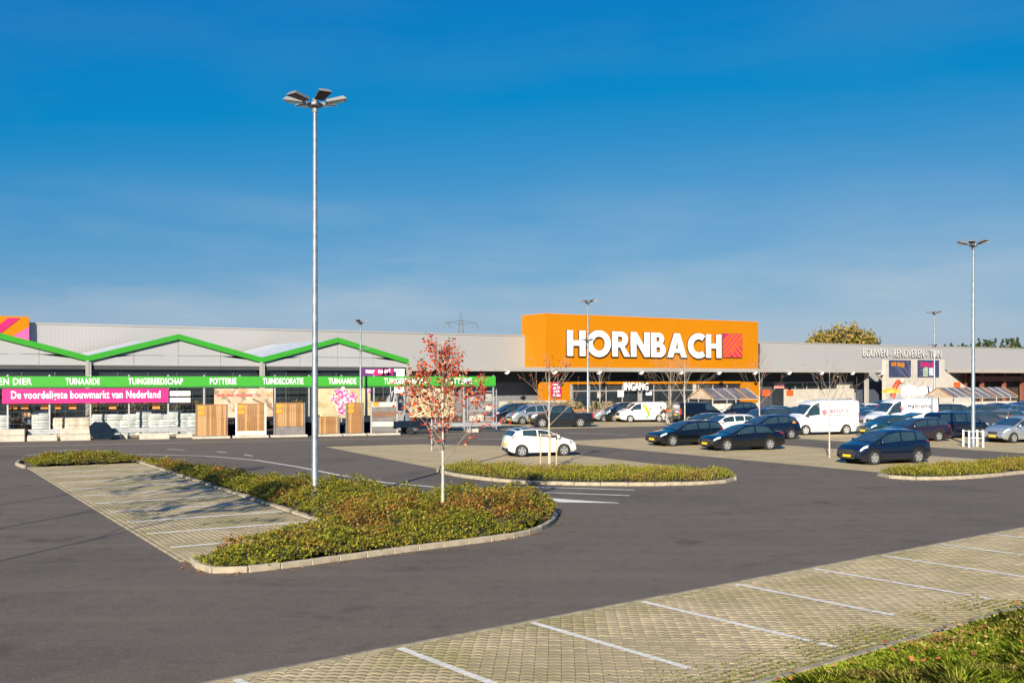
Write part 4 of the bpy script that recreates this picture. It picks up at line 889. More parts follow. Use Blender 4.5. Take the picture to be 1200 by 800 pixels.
def shrub(name, label, loc, rad, hgt, m, n=420, seed=0, group=None, leaf=(.06, .14), z0=.0, cat='plant', pot=None):
    t = thing(name, label, cat, loc, 0, group); r = np.random.default_rng(seed)
    a = r.uniform(0, 6.28, n); h = r.random(n); rr = rad * np.sqrt(r.random(n)) * np.sin(np.clip(.25 + h * 2.5, 0, 3.0)) ** .5 * (.7 + .5 * lump(np.cos(a) * 2, h * 4, 2, seed))
    c = np.stack([rr * np.cos(a), rr * np.sin(a), z0 + .12 * hgt + h * hgt * .88], 1); s = r.uniform(*leaf, n); d = r.normal(0, 1, (n, 3)); d /= np.linalg.norm(d, axis=1)[:, None]; e = np.cross(d, r.normal(0, 1, (n, 3))); e /= np.linalg.norm(e, axis=1)[:, None]
    d *= s[:, None]; e *= (s * .35)[:, None]; q = np.stack([c - d, c - e, c + d, c + e], 1).reshape(-1, 3); link('foliage', fast_mesh('foliage', q, 4, m), t)
    m_ = MB()
    for i in range(5): ang_ = i * 1.26; m_.tube((.03 * math.cos(ang_), .03 * math.sin(ang_), z0), (rad * .5 * math.cos(ang_), rad * .5 * math.sin(ang_), z0 + hgt * .7), .02, .008, 5)
    m_.build('stem', mat('twig', (.12, .08, .05), rough=.9), t)
    if pot: MB().lathe([(pot * .7, 0), (pot, z0), (pot * .85, z0), (pot * .8, z0 - .03)], 12).build('pot', TERR, t)
    return t
for i, px in enumerate((20, 33, 108, 120, 140, 160, 175, 190, 206, 218, 232, 268, 290, 335, 350, 445, 470, 493)):
    p = FNF.w(ft(px, 4.0), 4.0 + (i % 3) * .5); shrub('yard_plant', 'leafy potted plant standing in the yard behind the wire fence', p, .6, 1.7 + (i % 4) * .18, DRK, 300, 100 + i, 'potted plants in the yard', pot=.3, z0=.35)
for i, px in enumerate((342, 357, 398, 428, 362, 270)):    # dark planters between the displays
    p = FNF.w(ft(px, -.45), -.45); t = thing('planter_tub', 'dark blue square tub between the fence panel displays', 'tub', p, FA, 'dark tubs between the displays'); MB().bbox(-.33, .33, -.3, .3, 0, .82, .04).build('tub_body', BLU, t); MB().bbox(-.36, .36, -.33, .33, .823, .9, .02).build('tub_rim', BLACK, t)
p = FNF.w(ft(478, -1.6), -1.6); t = thing('flatbed_trailer', 'dark blue low flatbed trailer parked by the board panel', 'trailer', p, FA)
MB().box(-1.2, 1.5, -.6, .6, .5, .62).build('bed', BLU, t); MB().box(-1.2, 1.5, -.6, -.55, .625, .95).build('side_board', BLU, t); MB().box(-1.2, 1.5, .55, .6, .625, .95).build('side_board', BLU, t)
for y_ in (-.68, .56):
    wv = MB(); wv.lathe([(.28, 0), (.28, .12)], 14, 'y', (0, y_, .28)); wv.build('wheel', BLACK, t)
p = FNF.w(ft(558, -1.2), -1.2)
# blue-and-white sale banner seen over the strip
off = 2.6; o = MB().box(ft(423, off), ft(461, off), off, off + .05, 4.2, fz(440, 431.5, off)).build('hanging_banner', mat('sale_purple', (.10, .02, .14), rough=.6, var=.3), None, loc=(-33.2, 67.3, 0), rz=FA); tag(o, 'magenta hanging banner above the green strip beside the short lamp post', 'banner')
MB().box(ft(438, off), ft(460, off), off - .03, off - .002, 4.25, fz(440, 432.5, off)).build('banner_field', MAG, o)
link('banner_lettering', text_mesh('lettering', 'maar', .36, ft(439, off) - ft(428.5, off), LWHITE, .01, .03), o, (ft(428.5, off), off - .05, 4.42)); link('banner_lettering', text_mesh('lettering', 'neer!', .36, ft(457, off) - ft(443, off), LWHITE, .01, .03), o, (ft(443, off), off - .05, 4.42))
for a in (426, 458): MB().tube((ft(a, off), off + .08, 0), (ft(a, off), off + .08, 4.7), .04, n=6).build('banner_pole', GALV, o)
o = MB().box(ft(462, off + .5), ft(474, off + .5), off + .5, off + .6, 2.9, 4.75).build('white_board', WHITE, None, loc=(-33.2, 67.3, 0), rz=FA); tag(o, 'tall plain white board behind the fence beside the magenta banner', 'board')
for a in (463, 473): MB().tube((ft(a, off + .7), off + .65, 0), (ft(a, off + .7), off + .65, 3.2), .04, n=6).build('board_leg', GALV, o)
CR = [mat('crate_brown', (.26, .15, .08), rough=.8), mat('crate_terracotta', (.36, .15, .08), rough=.8), mat('crate_dark', (.05, .055, .06), rough=.7), mat('crate_sand', (.38, .31, .22), rough=.8), mat('crate_blue', (.08, .14, .24), rough=.6)]
for i, px in enumerate((12, 24, 36, 60, 63, 142, 172, 188, 221, 243, 262, 300, 330, 346)):
    rr_ = random.Random(900 + i); p = FNF.w(ft(px, 2.9), 2.9 + rr_.uniform(-.3, .3)); kind_ = i % 3
    if kind_ == 0:
        t = thing('crate_stack', 'stack of wooden crates standing in the yard behind the wire', 'crates', p, FA + rr_.uniform(-.1, .1), 'crate stacks in the yard')
        for k in range(3 + i % 2):
            q = MB(); zz = k * .42
            for sl in range(3): q.box(-.5, .5, -.4, -.37, zz + .03 + sl * .13, zz + .13 + sl * .13); q.box(-.5, .5, .37, .4, zz + .03 + sl * .13, zz + .13 + sl * .13)
            q.box(-.5, -.46, -.37, .37, zz, zz + .40); q.box(.46, .5, -.37, .37, zz, zz + .40); q.box(-.46, .46, -.36, .36, zz + .0, zz + .3); q.build('crate', CR[(i + k) % 2 * 3], t)
    elif kind_ == 1:
        t = thing('pot_stack', 'group of stacked plant pots standing in the yard behind the wire', 'pots', p, 0, 'pot stacks in the yard')
        for k in range(5): a_ = k * 1.25; MB().lathe([(.14, 0), (.2, .32), (.22, .34), (.22, .40), (.17, .40)], 12, 'z', (.34 * math.cos(a_), .3 * math.sin(a_), 0)).build('pot', CR[1 if k % 2 else 2], t); MB().lathe([(.14, .405), (.2, .72), (.22, .74), (.22, .80), (.17, .80)], 12, 'z', (.34 * math.cos(a_), .3 * math.sin(a_), 0)).build('pot', CR[(k + i) % 5], t)
    else:
        t = thing('display_rack', 'narrow dark rack hung with garden goods behind the wire', 'rack', p, FA, 'racks in the yard')
        for x_ in (-.5, .5): MB().box(x_ - .03, x_ + .03, -.03, .03, 0, 2.2).build('upright', DGREY, t)
        for z in (.4, .9, 1.4, 1.9):
            MB().box(-.47, .47, -.2, .2, z, z + .03).build('shelf', DGREY, t)
            for k in range(4): MB().bbox(-.44 + k * .23, -.26 + k * .23, -.15, .1, z + .032, z + rr_.uniform(.15, .38), .02).build('item', CR[rr_.randrange(5)], t)
# gravel heap behind the fence
p = FNF.w(ft(462, 4.5), 4.5)
m_ = MB(); m_.lathe([(2.0, 0), (1.7, .5), (1.1, 1.5), (.5, 2.6), (.15, 3.05)], 18); o = m_.build('gravel_heap', mat('grey_gravel', (.26, .26, .25), rough=.95, var=.4, scale=9, bump=.8, bscale=20), None, 50, (p.x, p.y, 0)); tag(o, 'grey cone shaped gravel heap in the yard behind the fence', 'heap')

# ================================================================== LAMP POSTS
FLOOD = mat('flood_grey', (.21, .21, .21), rough=.45, metal=.3, var=.1); LENS = mat('flood_lens', (.025, .026, .03), rough=.15, var=.1)
POLE = mat('pole_galv', (.21, .25, .28), rough=.42, metal=.4, var=.22, scale=6, bump=.1, bscale=30)
def flood_mb():
    m_ = MB(); m_.add([(0.05, -.15, 0), (.66, -.21, 0), (.66, .21, 0), (.05, .15, 0), (.08, -.11, .09), (.58, -.15, .11), (.58, .15, .11), (.08, .11, .09)], [(0, 1, 2, 3), (4, 5, 6, 7), (0, 1, 5, 4), (1, 2, 6, 5), (2, 3, 7, 6), (3, 0, 4, 7)]); return m_
FME = flood_mb().mesh('floodlight', FLOOD); LME = MB().add([(.10, -.12, -.012), (.61, -.17, -.012), (.61, .17, -.012), (.10, .12, -.012), (.10, -.12, -.002), (.61, -.17, -.002), (.61, .17, -.002), (.10, .12, -.002)], [(3, 2, 1, 0), (4, 5, 6, 7), (0, 1, 5, 4), (1, 2, 6, 5), (2, 3, 7, 6), (3, 0, 4, 7)]).mesh('lens', LENS)
def lamp_post(pos, h, label, dirs, sc=1.0, mid=None, rb=.12, rt_=.06, middirs=(0, 180)):
    t = thing('lamp_post', label, 'lamp post', pos, 0, 'car park lamp posts')
    MB().lathe([(rb * 1.25, 0), (rb * 1.25, .5), (rb, .56), (rt_, h - .25)], 14).build('pole', POLE, t, 40)
    def head(z, dd, s):
        m_ = MB(); m_.tube((0, 0, z - .38), (0, 0, z + .05), rt_ * 1.5, n=10); m_.lathe([(.20 * s, z - .20), (.24 * s, z - .16), (.24 * s, z - .12), (.20 * s, z - .1)], 14); m_.build('bracket', FLOOD, t)
        for d in dd:
            f = link('floodlight', FME, t, (.27 * s * math.cos(R(d)), .27 * s * math.sin(R(d)), z - .08)); f.rotation_euler = (0, R(-9 - 3 * math.sin(d * 1.7)), R(d)); f.scale = (s, s, s); link('lens', LME, f)
    head(h, dirs, sc)
    if mid:
        for zz in mid: head(zz, middirs, sc * .8)
    return t
lp = lamp_post((-6.27, 33.0, 0), 12.9, 'tall steel lamp post standing in the large planted island', (12, 68, 128, 172, 232, 300), 1.08, rb=.108, rt_=.062)
lamp_post(g(1140.5, 523.5), 12.0, 'tall lamp post with a bollard cage at its foot', (5, 60, 120, 178, 240, 300), 1.0)
lamp_post(Vector(((689 - 600) / FPX * 96, 96, 0)), 4.1 + 89 * 96 / FPX, 'slim lamp post standing before the orange sign box', (0, 60, 120, 180, 240, 300), .95, (4.1 + 44 * 96 / FPX,), middirs=(0, 60, 120, 180, 240, 300))
lamp_post(Vector(((1095 - 600) / FPX * 116, 116, 0)), 4.1 + 76 * 116 / FPX, 'slim lamp post standing before the navy banners', (0, 60, 120, 180, 240, 300), .95, (4.1 + 38 * 116 / FPX,), middirs=(0, 90, 180, 270))
p = FNF.w(ft(422.5, -1.0), -1.0); lamp_post(p, 4.1 + 66 * p.y / FPX, 'short lamp post rising through the green name strip', (20, 150, 260), .85, (4.1 + 34 * p.y / FPX,), .09, .05, middirs=(30,))
# bollard cage
bc = thing('bollard_cage', 'white tubular bollard cage around the lamp post foot', 'bollard', g(1140.5, 523.5), 0)
for x_, y_ in ((-.42, -.4), (.4, -.4), (-.4, .42), (.42, .4)): MB().tube((x_, y_, 0), (x_, y_, 1.0), .055, n=10).build('bollard', WHITE, bc)
for a_, c_ in (((-.42, -.4), (.4, -.4)), ((.4, -.4), (.42, .4)), ((.42, .4), (-.4, .42)), ((-.4, .42), (-.42, -.4))):
    for z in (.55, .93): MB().tube((*a_, z), (*c_, z), .012, n=6).build('cage_rail', WHITE, bc)
p = g(506, 528); o = MB().tube((0, 0, 0), (0, 0, 3.3), .045, .04, 8).build('marker_post', LGREY, None, loc=p); tag(o, 'thin pale post standing in the bays behind the red tree', 'post')
# far pylon
py_ = Vector(((540 - 600) / FPX * 420, 420, 0)); pt = thing('power_pylon', 'distant lattice power pylon rising behind the store roof', 'pylon', py_, R(8))
PY = mat('pylon_steel', (.11, .13, .15), rough=.6); zt = CAMH + (HOR - 369) * 420 / FPX; m_ = MB()
for sx in (-1, 1):
    for sy in (-1, 1): m_.tube((sx * 2.6, sy * 2.6, 0), (sx * .5, sy * .5, zt - 1.5), .18, .12, 5); m_.tube((sx * .5, sy * .5, zt - 1.5), (0, 0, zt + 1), .12, .08, 5)
for i in range(9):
    z0 = (zt - 2) * i / 9; z1 = (zt - 2) * (i + 1) / 9; w0 = 2.6 - 2.1 * i / 9; w1 = 2.6 - 2.1 * (i + 1) / 9
    m_.tube((-w0, -w0, z0), (w1, -w1, z1), .07, n=4); m_.tube((w0, -w0, z0), (-w1, -w1, z1), .07, n=4); m_.tube((-w0, w0, z0), (w1, w1, z1), .07, n=4)
m_.build('tower', PY, pt)
for s in (-1, 1):
    zc = CAMH + (HOR - 378) * 420 / FPX; m_ = MB(); m_.tube((0, 0, zc + .8), (s * 6.6, 0, zc), .14, n=5); m_.tube((0, 0, zc - .6), (s * 6.6, 0, zc), .12, n=5); m_.build('cross_arm', PY, pt)
    for dx in (4.2, 6.6): MB().tube((s * 5.6, 0, zc + .1), (s * (dx + (.9 if dx > 5 else -.4)), 0, zc - 2.4), .16, n=5).build('insulator', PY, pt)

# ================================================================== VEHICLES
TYRE = mat('tyre', (.018, .018, .019), rough=.85, var=.1); RIM = mat('alloy_rim', (.45, .45, .46), rough=.35, metal=.6, var=.1); STEELRIM = mat('steel_rim', (.50, .50, .50), rough=.5, metal=.3)
CGLASS = mat('car_glass', (.022, .040, .046), rough=.04, var=.2, spec=.9, coat=.6); HEAD = mat('headlamp', (.62, .64, .66), rough=.12, var=.15, scale=14, coat=1); TAIL = mat('tail_lamp', (.42, .012, .012), rough=.2, coat=1)
PLATE = mat('yellow_plate', (.78, .50, .01), rough=.4, var=.03); TRIM = mat('plastic_trim', (.03, .031, .034), rough=.6, var=.1); PRINT_DK = mat('plate_print', (.03, .03, .03), rough=.6); UNDER = mat('underbody', (.008, .008, .008), rough=.9)
def paint(name, c, metal=.25, rough=.28): return mat('paint_' + name, c, rough=rough, metal=metal, var=.04, coat=1.0)
P_NAVY = paint('navy', (.004, .009, .026)); P_BLACK = paint('black', (.004, .005, .008)); P_DGREY = paint('anthracite', (.012, .014, .018)); P_WHITE = paint('white', (.72, .72, .70), 0, .3); P_SILVER = paint('silver', (.42, .45, .48), .6); P_BRONZE = paint('bronze', (.20, .18, .16), .5)
P_TEAL = paint('teal', (.01, .05, .08)); P_RED = paint('red', (.45, .02, .015)); P_LBLUE = paint('light_blue', (.10, .20, .36), .5); P_PURPLE = paint('aubergine', (.022, .014, .026)); P_SLATE = paint('slate', (.045, .055, .075))
# top: (x from nose=+ to tail=-, height); cowl: base of windscreen, rs: roof start, re: roof end, rb: base of rear glass
SPECS = {
 'mini':   dict(L=3.70, W=1.72, wr=.31, wb=2.31, fo=.72, top=[(1.85, .50), (1.83, .66), (1.62, .84), (1.05, .98), (.30, 1.38), (-.1, 1.46), (-.6, 1.48), (-1.15, 1.44), (-1.45, 1.36), (-1.72, 1.00), (-1.82, .70), (-1.85, .48)], belt=[(1.05, .92), (0, .96), (-1.0, 1.04), (-1.7, 1.10)], cowl=1.02, rs=.22, re=-1.45, rb=-1.70, win=[(.50, -.28, .55), (-.36, -1.12, 0)]),
 'hatch':  dict(L=4.20, W=1.76, wr=.31, wb=2.58, fo=.83, top=[(2.10, .48), (2.08, .66), (1.80, .83), (1.05, .98), (.25, 1.36), (-.2, 1.44), (-.7, 1.455), (-1.3, 1.42), (-1.65, 1.33), (-1.98, .98), (-2.08, .70), (-2.10, .48)], belt=[(1.05, .90), (0, .94), (-1.3, 1.0), (-2.0, 1.05)], cowl=1.02, rs=.18, re=-1.68, rb=-1.96, win=[(.45, -.35, .55), (-.43, -1.15, 0), (-1.22, -1.62, -.25)]),
 'sedan':  dict(L=4.77, W=1.83, wr=.325, wb=2.79, fo=.92, top=[(2.385, .46), (2.36, .64), (2.05, .80), (1.20, .93), (.30, 1.34), (-.1, 1.43), (-.6, 1.45), (-1.1, 1.38), (-1.75, 1.08), (-2.25, 1.03), (-2.36, .90), (-2.385, .46)], belt=[(1.2, .86), (0, .91), (-1.5, .97), (-2.3, .98)], cowl=1.15, rs=.22, re=-1.0, rb=-1.70, win=[(.55, -.33, .60), (-.42, -1.25, -.40)]),
 'estate': dict(L=4.77, W=1.83, wr=.325, wb=2.71, fo=.92, top=[(2.385, .46), (2.36, .64), (2.05, .80), (1.20, .94), (.35, 1.36), (-.1, 1.45), (-.8, 1.48), (-1.6, 1.46), (-2.0, 1.40), (-2.25, 1.05), (-2.36, .85), (-2.385, .46)], belt=[(1.2, .87), (0, .92), (-1.5, .98), (-2.3, 1.0)], cowl=1.15, rs=.25, re=-2.02, rb=-2.26, win=[(.55, -.33, .60), (-.42, -1.18, 0), (-1.26, -1.98, -.22)], rails=True),
 'mpv':    dict(L=4.40, W=1.83, wr=.325, wb=2.64, fo=.88, top=[(2.20, .50), (2.17, .70), (1.88, .90), (1.38, 1.03), (.40, 1.49), (-.1, 1.58), (-.7, 1.60), (-1.3, 1.57), (-1.75, 1.46), (-2.05, 1.08), (-2.17, .75), (-2.20, .50)], belt=[(1.38, .96), (0, 1.0), (-1.3, 1.06), (-2.1, 1.10)], cowl=1.34, rs=.34, re=-1.78, rb=-2.06, win=[(.72, -.25, .62), (-.34, -1.15, 0), (-1.23, -1.72, -.22)]),
 'suv':    dict(L=4.50, W=1.85, wr=.36, wb=2.66, fo=.88, top=[(2.25, .55), (2.22, .82), (1.95, 1.0), (1.20, 1.10), (.40, 1.55), (-.1, 1.66), (-.8, 1.69), (-1.5, 1.67), (-1.9, 1.58), (-2.12, 1.15), (-2.22, .85), (-2.25, .55)], belt=[(1.2, 1.03), (0, 1.07), (-1.4, 1.12), (-2.1, 1.16)], cowl=1.16, rs=.34, re=-1.92, rb=-2.12, win=[(.65, -.28, .60), (-.37, -1.15, 0), (-1.23, -1.86, -.2)], rails=True),
 'minivan':dict(L=4.75, W=1.90, wr=.34, wb=2.90, fo=.92, top=[(2.375, .52), (2.34, .76), (2.1, .98), (1.70, 1.10), (.75, 1.62), (.3, 1.73), (-.6, 1.76), (-1.8, 1.74), (-2.15, 1.66), (-2.30, 1.15), (-2.36, .85), (-2.375, .52)], belt=[(1.7, 1.0), (0, 1.04), (-1.4, 1.06), (-2.3, 1.1)], cowl=1.66, rs=.68, re=-2.18, rb=-2.31, win=[(1.0, .15, .62), (.06, -.95, 0), (-1.04, -2.10, -.12)]),
 'smallvan':dict(L=4.60, W=1.83, wr=.32, wb=2.85, fo=.90, top=[(2.30, .52), (2.27, .80), (2.05, 1.02), (1.62, 1.16), (.85, 1.70), (.5, 1.80), (-.5, 1.83), (-2.0, 1.83), (-2.24, 1.76), (-2.28, 1.2), (-2.295, .8), (-2.30, .52)], belt=[(1.6, 1.06), (0, 1.08), (-2.3, 1.10)], cowl=1.58, rs=.80, re=None, rb=None, win=[(1.05, .32, .52)], tumble=.11),
 'van':    dict(L=5.53, W=2.06, wr=.35, wb=3.30, fo=1.0, top=[(2.765, .55), (2.73, .92), (2.45, 1.18), (1.95, 1.38), (1.15, 2.22), (.75, 2.42), (0, 2.49), (-2.2, 2.50), (-2.68, 2.44), (-2.73, 1.5), (-2.755, .9), (-2.765, .55)], belt=[(1.95, 1.28), (0, 1.30), (-2.7, 1.30)], cowl=1.90, rs=1.18, re=None, rb=None, win=[(1.42, .62, .62)], tumble=.10),
 'pickup': dict(L=5.30, W=1.86, wr=.38, wb=3.20, fo=.92, top=[(2.65, .62), (2.62, .98), (2.40, 1.10), (1.35, 1.17), (.70, 1.66), (.35, 1.77), (-.3, 1.79), (-.75, 1.74), (-.95, 1.30), (-1.0, 1.22), (-2.58, 1.20), (-2.63, 1.0), (-2.65, .60)], belt=[(1.35, 1.10), (0, 1.12), (-1.0, 1.14), (-2.6, 1.16)], cowl=1.30, rs=.64, re=-.78, rb=-.93, win=[(.88, .02, .55), (-.08, -.68, -.08)], high=.1),
}
RIMS = {}
def make_wheel(parent, x, y, r, rim, side):
    key = (round(r, 3), rim.name)
    if key not in RIMS:
        t = MB(); t.lathe([(r * .70, -.10), (r * .93, -.10), (r, -.06), (r, .06), (r * .93, .10), (r * .70, .10), (r * .66, .05)], 20, 'y'); m_ = MB(); m_.lathe([(r * .66, -.04), (r * .69, .085), (r * .60, .085), (r * .56, .045)], 20, 'y')
        m_.lathe([(r * .16, -.02), (r * .15, .09), (r * .05, .095)], 10, 'y')
        for i in range(5):
            a = i * 2 * math.pi / 5; M_ = Matrix.Rotation(a, 4, 'Y'); m_.box(-.055, .055, .04, .08, r * .1, r * .62, M_)
        RIMS[key] = (t.mesh('tyre', TYRE, 40), m_.mesh('rim', rim))
    w_ = thing_part('wheel', parent, (x, y, r)); 
    if side < 0: w_.rotation_euler.z = math.pi
    link('tyre', RIMS[key][0], w_); link('rim', RIMS[key][1], w_); MB().lathe([(r * .6, -.03), (r * .6, -.02)], 16, 'y').build('brake_disc', UNDER, w_)
    return w_
def thing_part(name, parent, loc):
    o = bpy.data.objects.new(name, None); col.objects.link(o); o.parent = parent; o.location = loc; o.empty_display_size = .1; return o
def interp(tab, x):
    if x >= tab[0][0]: return tab[0][1]
    for i in range(len(tab) - 1):
        (x0, z0), (x1, z1) = tab[i], tab[i + 1]
        if x1 <= x <= x0:
            t = (x0 - x) / (x0 - x1 + 1e-9); return z0 + (z1 - z0) * t
    return tab[-1][1]
def car(kind, label, cat, pos, head, pnt, rim=RIM, trim=False, roof=None, cut=None, plate=True, group='vehicles in the car park', sc=1.0, rails=True, hatch_open=False):
    S = SPECS[kind]; Ln, Wd, wr = S['L'], S['W'], S['wr']; tb = S.get('tumble', .19); xf = Ln / 2 - S['fo']; xr = xf - S['wb']
    name = {'van': 'panel_van', 'smallvan': 'panel_van', 'pickup': 'pickup_truck'}.get(kind, 'parked_car')
    t = thing(name, label, cat, (pos[0], pos[1], .005), R(head), group); t.scale = (sc, sc, sc)
    sill0 = .22 + S.get('high', 0); ar = wr * 1.16
    def W(x): return Wd / 2 * (1 - .16 * abs(x / (Ln / 2)) ** 5 - .02 * abs(x / (Ln / 2)) ** 2)
    def sect(x):
        zt = interp(S['top'], x); zb = min(interp(S['belt'], x), zt - .05); zs = sill0
        u = abs(x) / (Ln / 2); zs += .10 * max(0, u - .88) / .12
        for xw in (xf, xr):
            d = abs(x - xw)
            if d < ar: zs = max(zs, wr + math.sqrt(ar * ar - d * d) * .98 - .02)
        w0 = W(x); h = zt - zb; gh_ = min(1, h / .5); wt_ = w0 * (.96 - tb * gh_); ze = zt - (.02 + .045 * gh_)
        zm = max(zs + .06, min(.62, (zs + zb) / 2)); zb = max(zb, zm + .05); z1 = min(zs + .10, zm - .02)
        return [(w0 * .95, zs), (w0 * .99, z1), (w0, zm), (w0 * .99, zb - .05 if zb - .05 > zm else zb - .02), (w0 * .955, zb), (wt_, max(ze, zb + .01)), (wt_ * .86, max(zt - .012, zb + .015)), (wt_ * .45, zt + .012), (0, zt + .018)]
    xs = sorted(set([round(v, 3) for v in [p[0] for p in S['top']] + [i * Ln / 44 - Ln / 2 for i in range(45)] + [xw + ar * math.cos(R(a)) for xw in (xf, xr) for a in range(0, 181, 15)] if abs(v) <= Ln / 2]))
    xs2 = [xs[0]]
    for v in xs[1:]:
        if v - xs2[-1] > .018: xs2.append(v)
    xs = xs2; m_ = MB(); n_ = 9; rows = []
    for x in xs:
        s = sect(x); r_ = [(x, y, z) for y, z in s] + [(x, -y, z) for y, z in reversed(s[:-1])]; rows.append(len(m_.v)); m_.v += r_
    k = 2 * n_ - 1
    roof_f = []
    for i in range(len(xs) - 1):
        for j in range(k - 1): m_.f.append((rows[i] + j, rows[i] + j + 1, rows[i + 1] + j + 1, rows[i + 1] + j))
    m_.f.append(tuple(range(rows[0] + k - 1, rows[0] - 1, -1))); m_.f.append(tuple(range(rows[-1], rows[-1] + k)))
    m_.build('body', pnt, t, 32)
    def Spt(x, q, side):
        s = sect(x); q = max(0, min(n_ - 1 - 1e-6, q)); i = int(q); f = q - i; y = s[i][0] + (s[i + 1][0] - s[i][0]) * f; z = s[i][1] + (s[i + 1][1] - s[i][1]) * f; return Vector((x, y * side, z))
    def Sn(x, q, side):
        e = .02; a = Spt(min(x + e, Ln / 2 - .001), q, side) - Spt(max(x - e, -Ln / 2 + .001), q, side); c = Spt(x, min(q + .05, n_ - 1.01), side) - Spt(x, max(q - .05, 0), side); nn = a.cross(c) * side
        if nn.length < 1e-8: return Vector((0, side, 0))
        nn.normalize(); return nn if (nn.y * side > 0 or nn.z > 0) else -nn
    def patch(name, m, fx, q0, q1, side, nx=6, nq=3, off=.008, parent=None, smooth=40):
        """fx(v)->(x0,x1) with v 0..1 across q"""
        b_ = MB()
        for j in range(nq + 1):
            v = j / nq; q = q0 + (q1 - q0) * v; x0, x1 = fx(v)
            for i in range(nx + 1):
                x = x0 + (x1 - x0) * i / nx; p = Spt(x, q, side) + Sn(x, q, side) * off; b_.v.append(tuple(p))
        for j in range(nq):
            for i in range(nx): a = j * (nx + 1) + i; b_.f.append((a, a + 1, a + nx + 2, a + nx + 1))
        return b_.build(name, m, parent or t, smooth)
    def cross(name, m, x0, x1, nx=6, off=.01, wq=5.25, parent=None):          # glass across the car (windscreen, rear window)
        b_ = MB(); qs = [wq, 5.7, 6.3, 7, 8]; cols = [(q, 1) for q in qs] + [(q, -1) for q in reversed(qs[:-1])]
        for i in range(nx + 1):
            x = x0 + (x1 - x0) * i / nx
            for q, sd in cols: p = Spt(x, q, sd); nn = Sn(x, min(q, 6.9), sd); nn.y = nn.y * .3; nn.normalize(); b_.v.append(tuple(p + nn * off))
        k2 = len(cols)
        for i in range(nx):
            for j in range(k2 - 1): b_.f.append((i * k2 + j, i * k2 + j + 1, (i + 1) * k2 + j + 1, (i + 1) * k2 + j))
        return b_.build(name, m, parent or t, 40)
    cross('windscreen', CGLASS, S['cowl'] - .04, S['rs'] + .06)
    if S['re']: cross('rear_window', CGLASS, S['re'] - .03, S['rb'] + .03, wq=5.3)
    if roof: cross('roof_panel', roof, S['rs'] + .02, S['re'] + .02, 10, .006, 5.0)
    for sd in (1, -1):
        for (a, c, sl) in S['win']:
            slf = sl if sl > 0 else 0; slr = sl if sl < 0 else 0
            patch('side_window', CGLASS, (lambda v, a=a, c=c, slf=slf, slr=slr: (a + slf * (1 - v) - .0, c + (slr * (1 - v)))), 4.12, 4.92, sd)
        w_last = S['win'][-1]
        patch('headlight', HEAD, lambda v: (Ln / 2 - .10 - .03 * v, Ln / 2 - .48 - .08 * v), 2.9, 4.6, sd, off=.012)
        if kind in ('van', 'smallvan', 'pickup', 'minivan', 'suv'): patch('tail_light', TAIL, lambda v: (-Ln / 2 + .03, -Ln / 2 + .16), 2.3, 4.3, sd, 3, 3, .012)
        else: patch('tail_light', TAIL, lambda v: (-Ln / 2 + .10 + .05 * v, -Ln / 2 + .34 + .05 * v), 3.0, 3.95, sd, 3, 3, .012)
        patch('sill_trim', TRIM, lambda v: (xf - ar - .02, xr + ar + .02), .02, .75 if not trim else 1.9, sd, 4, 2, .008)
        if trim: patch('corner_trim', TRIM, lambda v: (Ln / 2 - .02, xf + ar + .02), .02, 1.9, sd, 5, 2, .01); patch('corner_trim', TRIM, lambda v: (xr - ar - .02, -Ln / 2 + .02), .02, 1.9, sd, 5, 2, .01)
        for dx in ([S['win'][0][1] + .22] + ([S['win'][1][1] + .22] if len(S['win']) > 1 else [])):
            p = Spt(dx, 3.6, sd); MB().bbox(-.1, .1, -.02, .02, -.015, .018, .008).build('door_handle', pnt if not trim else TRIM, t, loc=p + Vector((0, sd * .012, -.03)))
        mx_ = S['win'][0][0] + .30; p = Spt(mx_, 4.0, sd); MB().bbox(-.07, .08, -.10, .10, 0, .16, .035).build('wing_mirror', TRIM if trim else pnt, t, 50, loc=p + Vector((-.05, sd * .12, .03)))
        # door seams
        for dx in [S['win'][0][1] - .04] + ([S['win'][1][1] - .04] if len(S['win']) > 1 else []): patch('door_seam', TRIM, lambda v, dx=dx: (dx, dx - .014), .8, 4.05, sd, 1, 4, .004)
        make_wheel(t, xf, sd * (Wd / 2 - .13), wr, rim, sd); make_wheel(t, xr, sd * (Wd / 2 - .13), wr, rim, sd)
        if S.get('rails') and rails: patch('roof_rail', GALV if pnt not in (P_NAVY, P_BLACK) else TRIM, lambda v: (S['rs'] - .25, S['re'] + .25), 5.5, 5.8, sd, 8, 1, .045)
    for xw in (xf, xr): MB().lathe([(ar * .97, -(Wd / 2 - .07)), (ar * .97, Wd / 2 - .07)], 18, 'y', (xw, 0, wr)).build('wheel_well', UNDER, t)
    MB().box(-Ln / 2 + .25, Ln / 2 - .25, -Wd / 2 + .12, Wd / 2 - .12, .17, sill0 + .12).build('underbody', UNDER, t)
    zf = interp(S['top'], Ln / 2 - .02); fw = W(Ln / 2) * .98
    g0 = MB().bbox(Ln / 2 - .03, Ln / 2 + .022, -fw * .62, fw * .62, .27, .27 + (zf - .27) * .42, .01).build('lower_grille', TRIM, t)
    xg = Ln / 2 - .03 if kind not in ('van', 'smallvan', 'pickup') else Ln / 2 - .01
    MB().bbox(xg - .06, xg + .03, -fw * .48, fw * .48, zf - .10, zf + .06 + .10 * (kind in ('van', 'pickup', 'smallvan', 'suv')), .01).build('grille', TRIM, t)
    for (xx, dz) in ((Ln / 2 + .03, .40), (-Ln / 2 - .02, .62 if kind in ('mini',) else .70)):
        if kind in ('van', 'pickup') and xx > 0: dz = .55
        pl = MB().box(xx - .012, xx + .012, -.26, .26, dz - .05, dz + .065).build('licence_plate', PLATE, t)
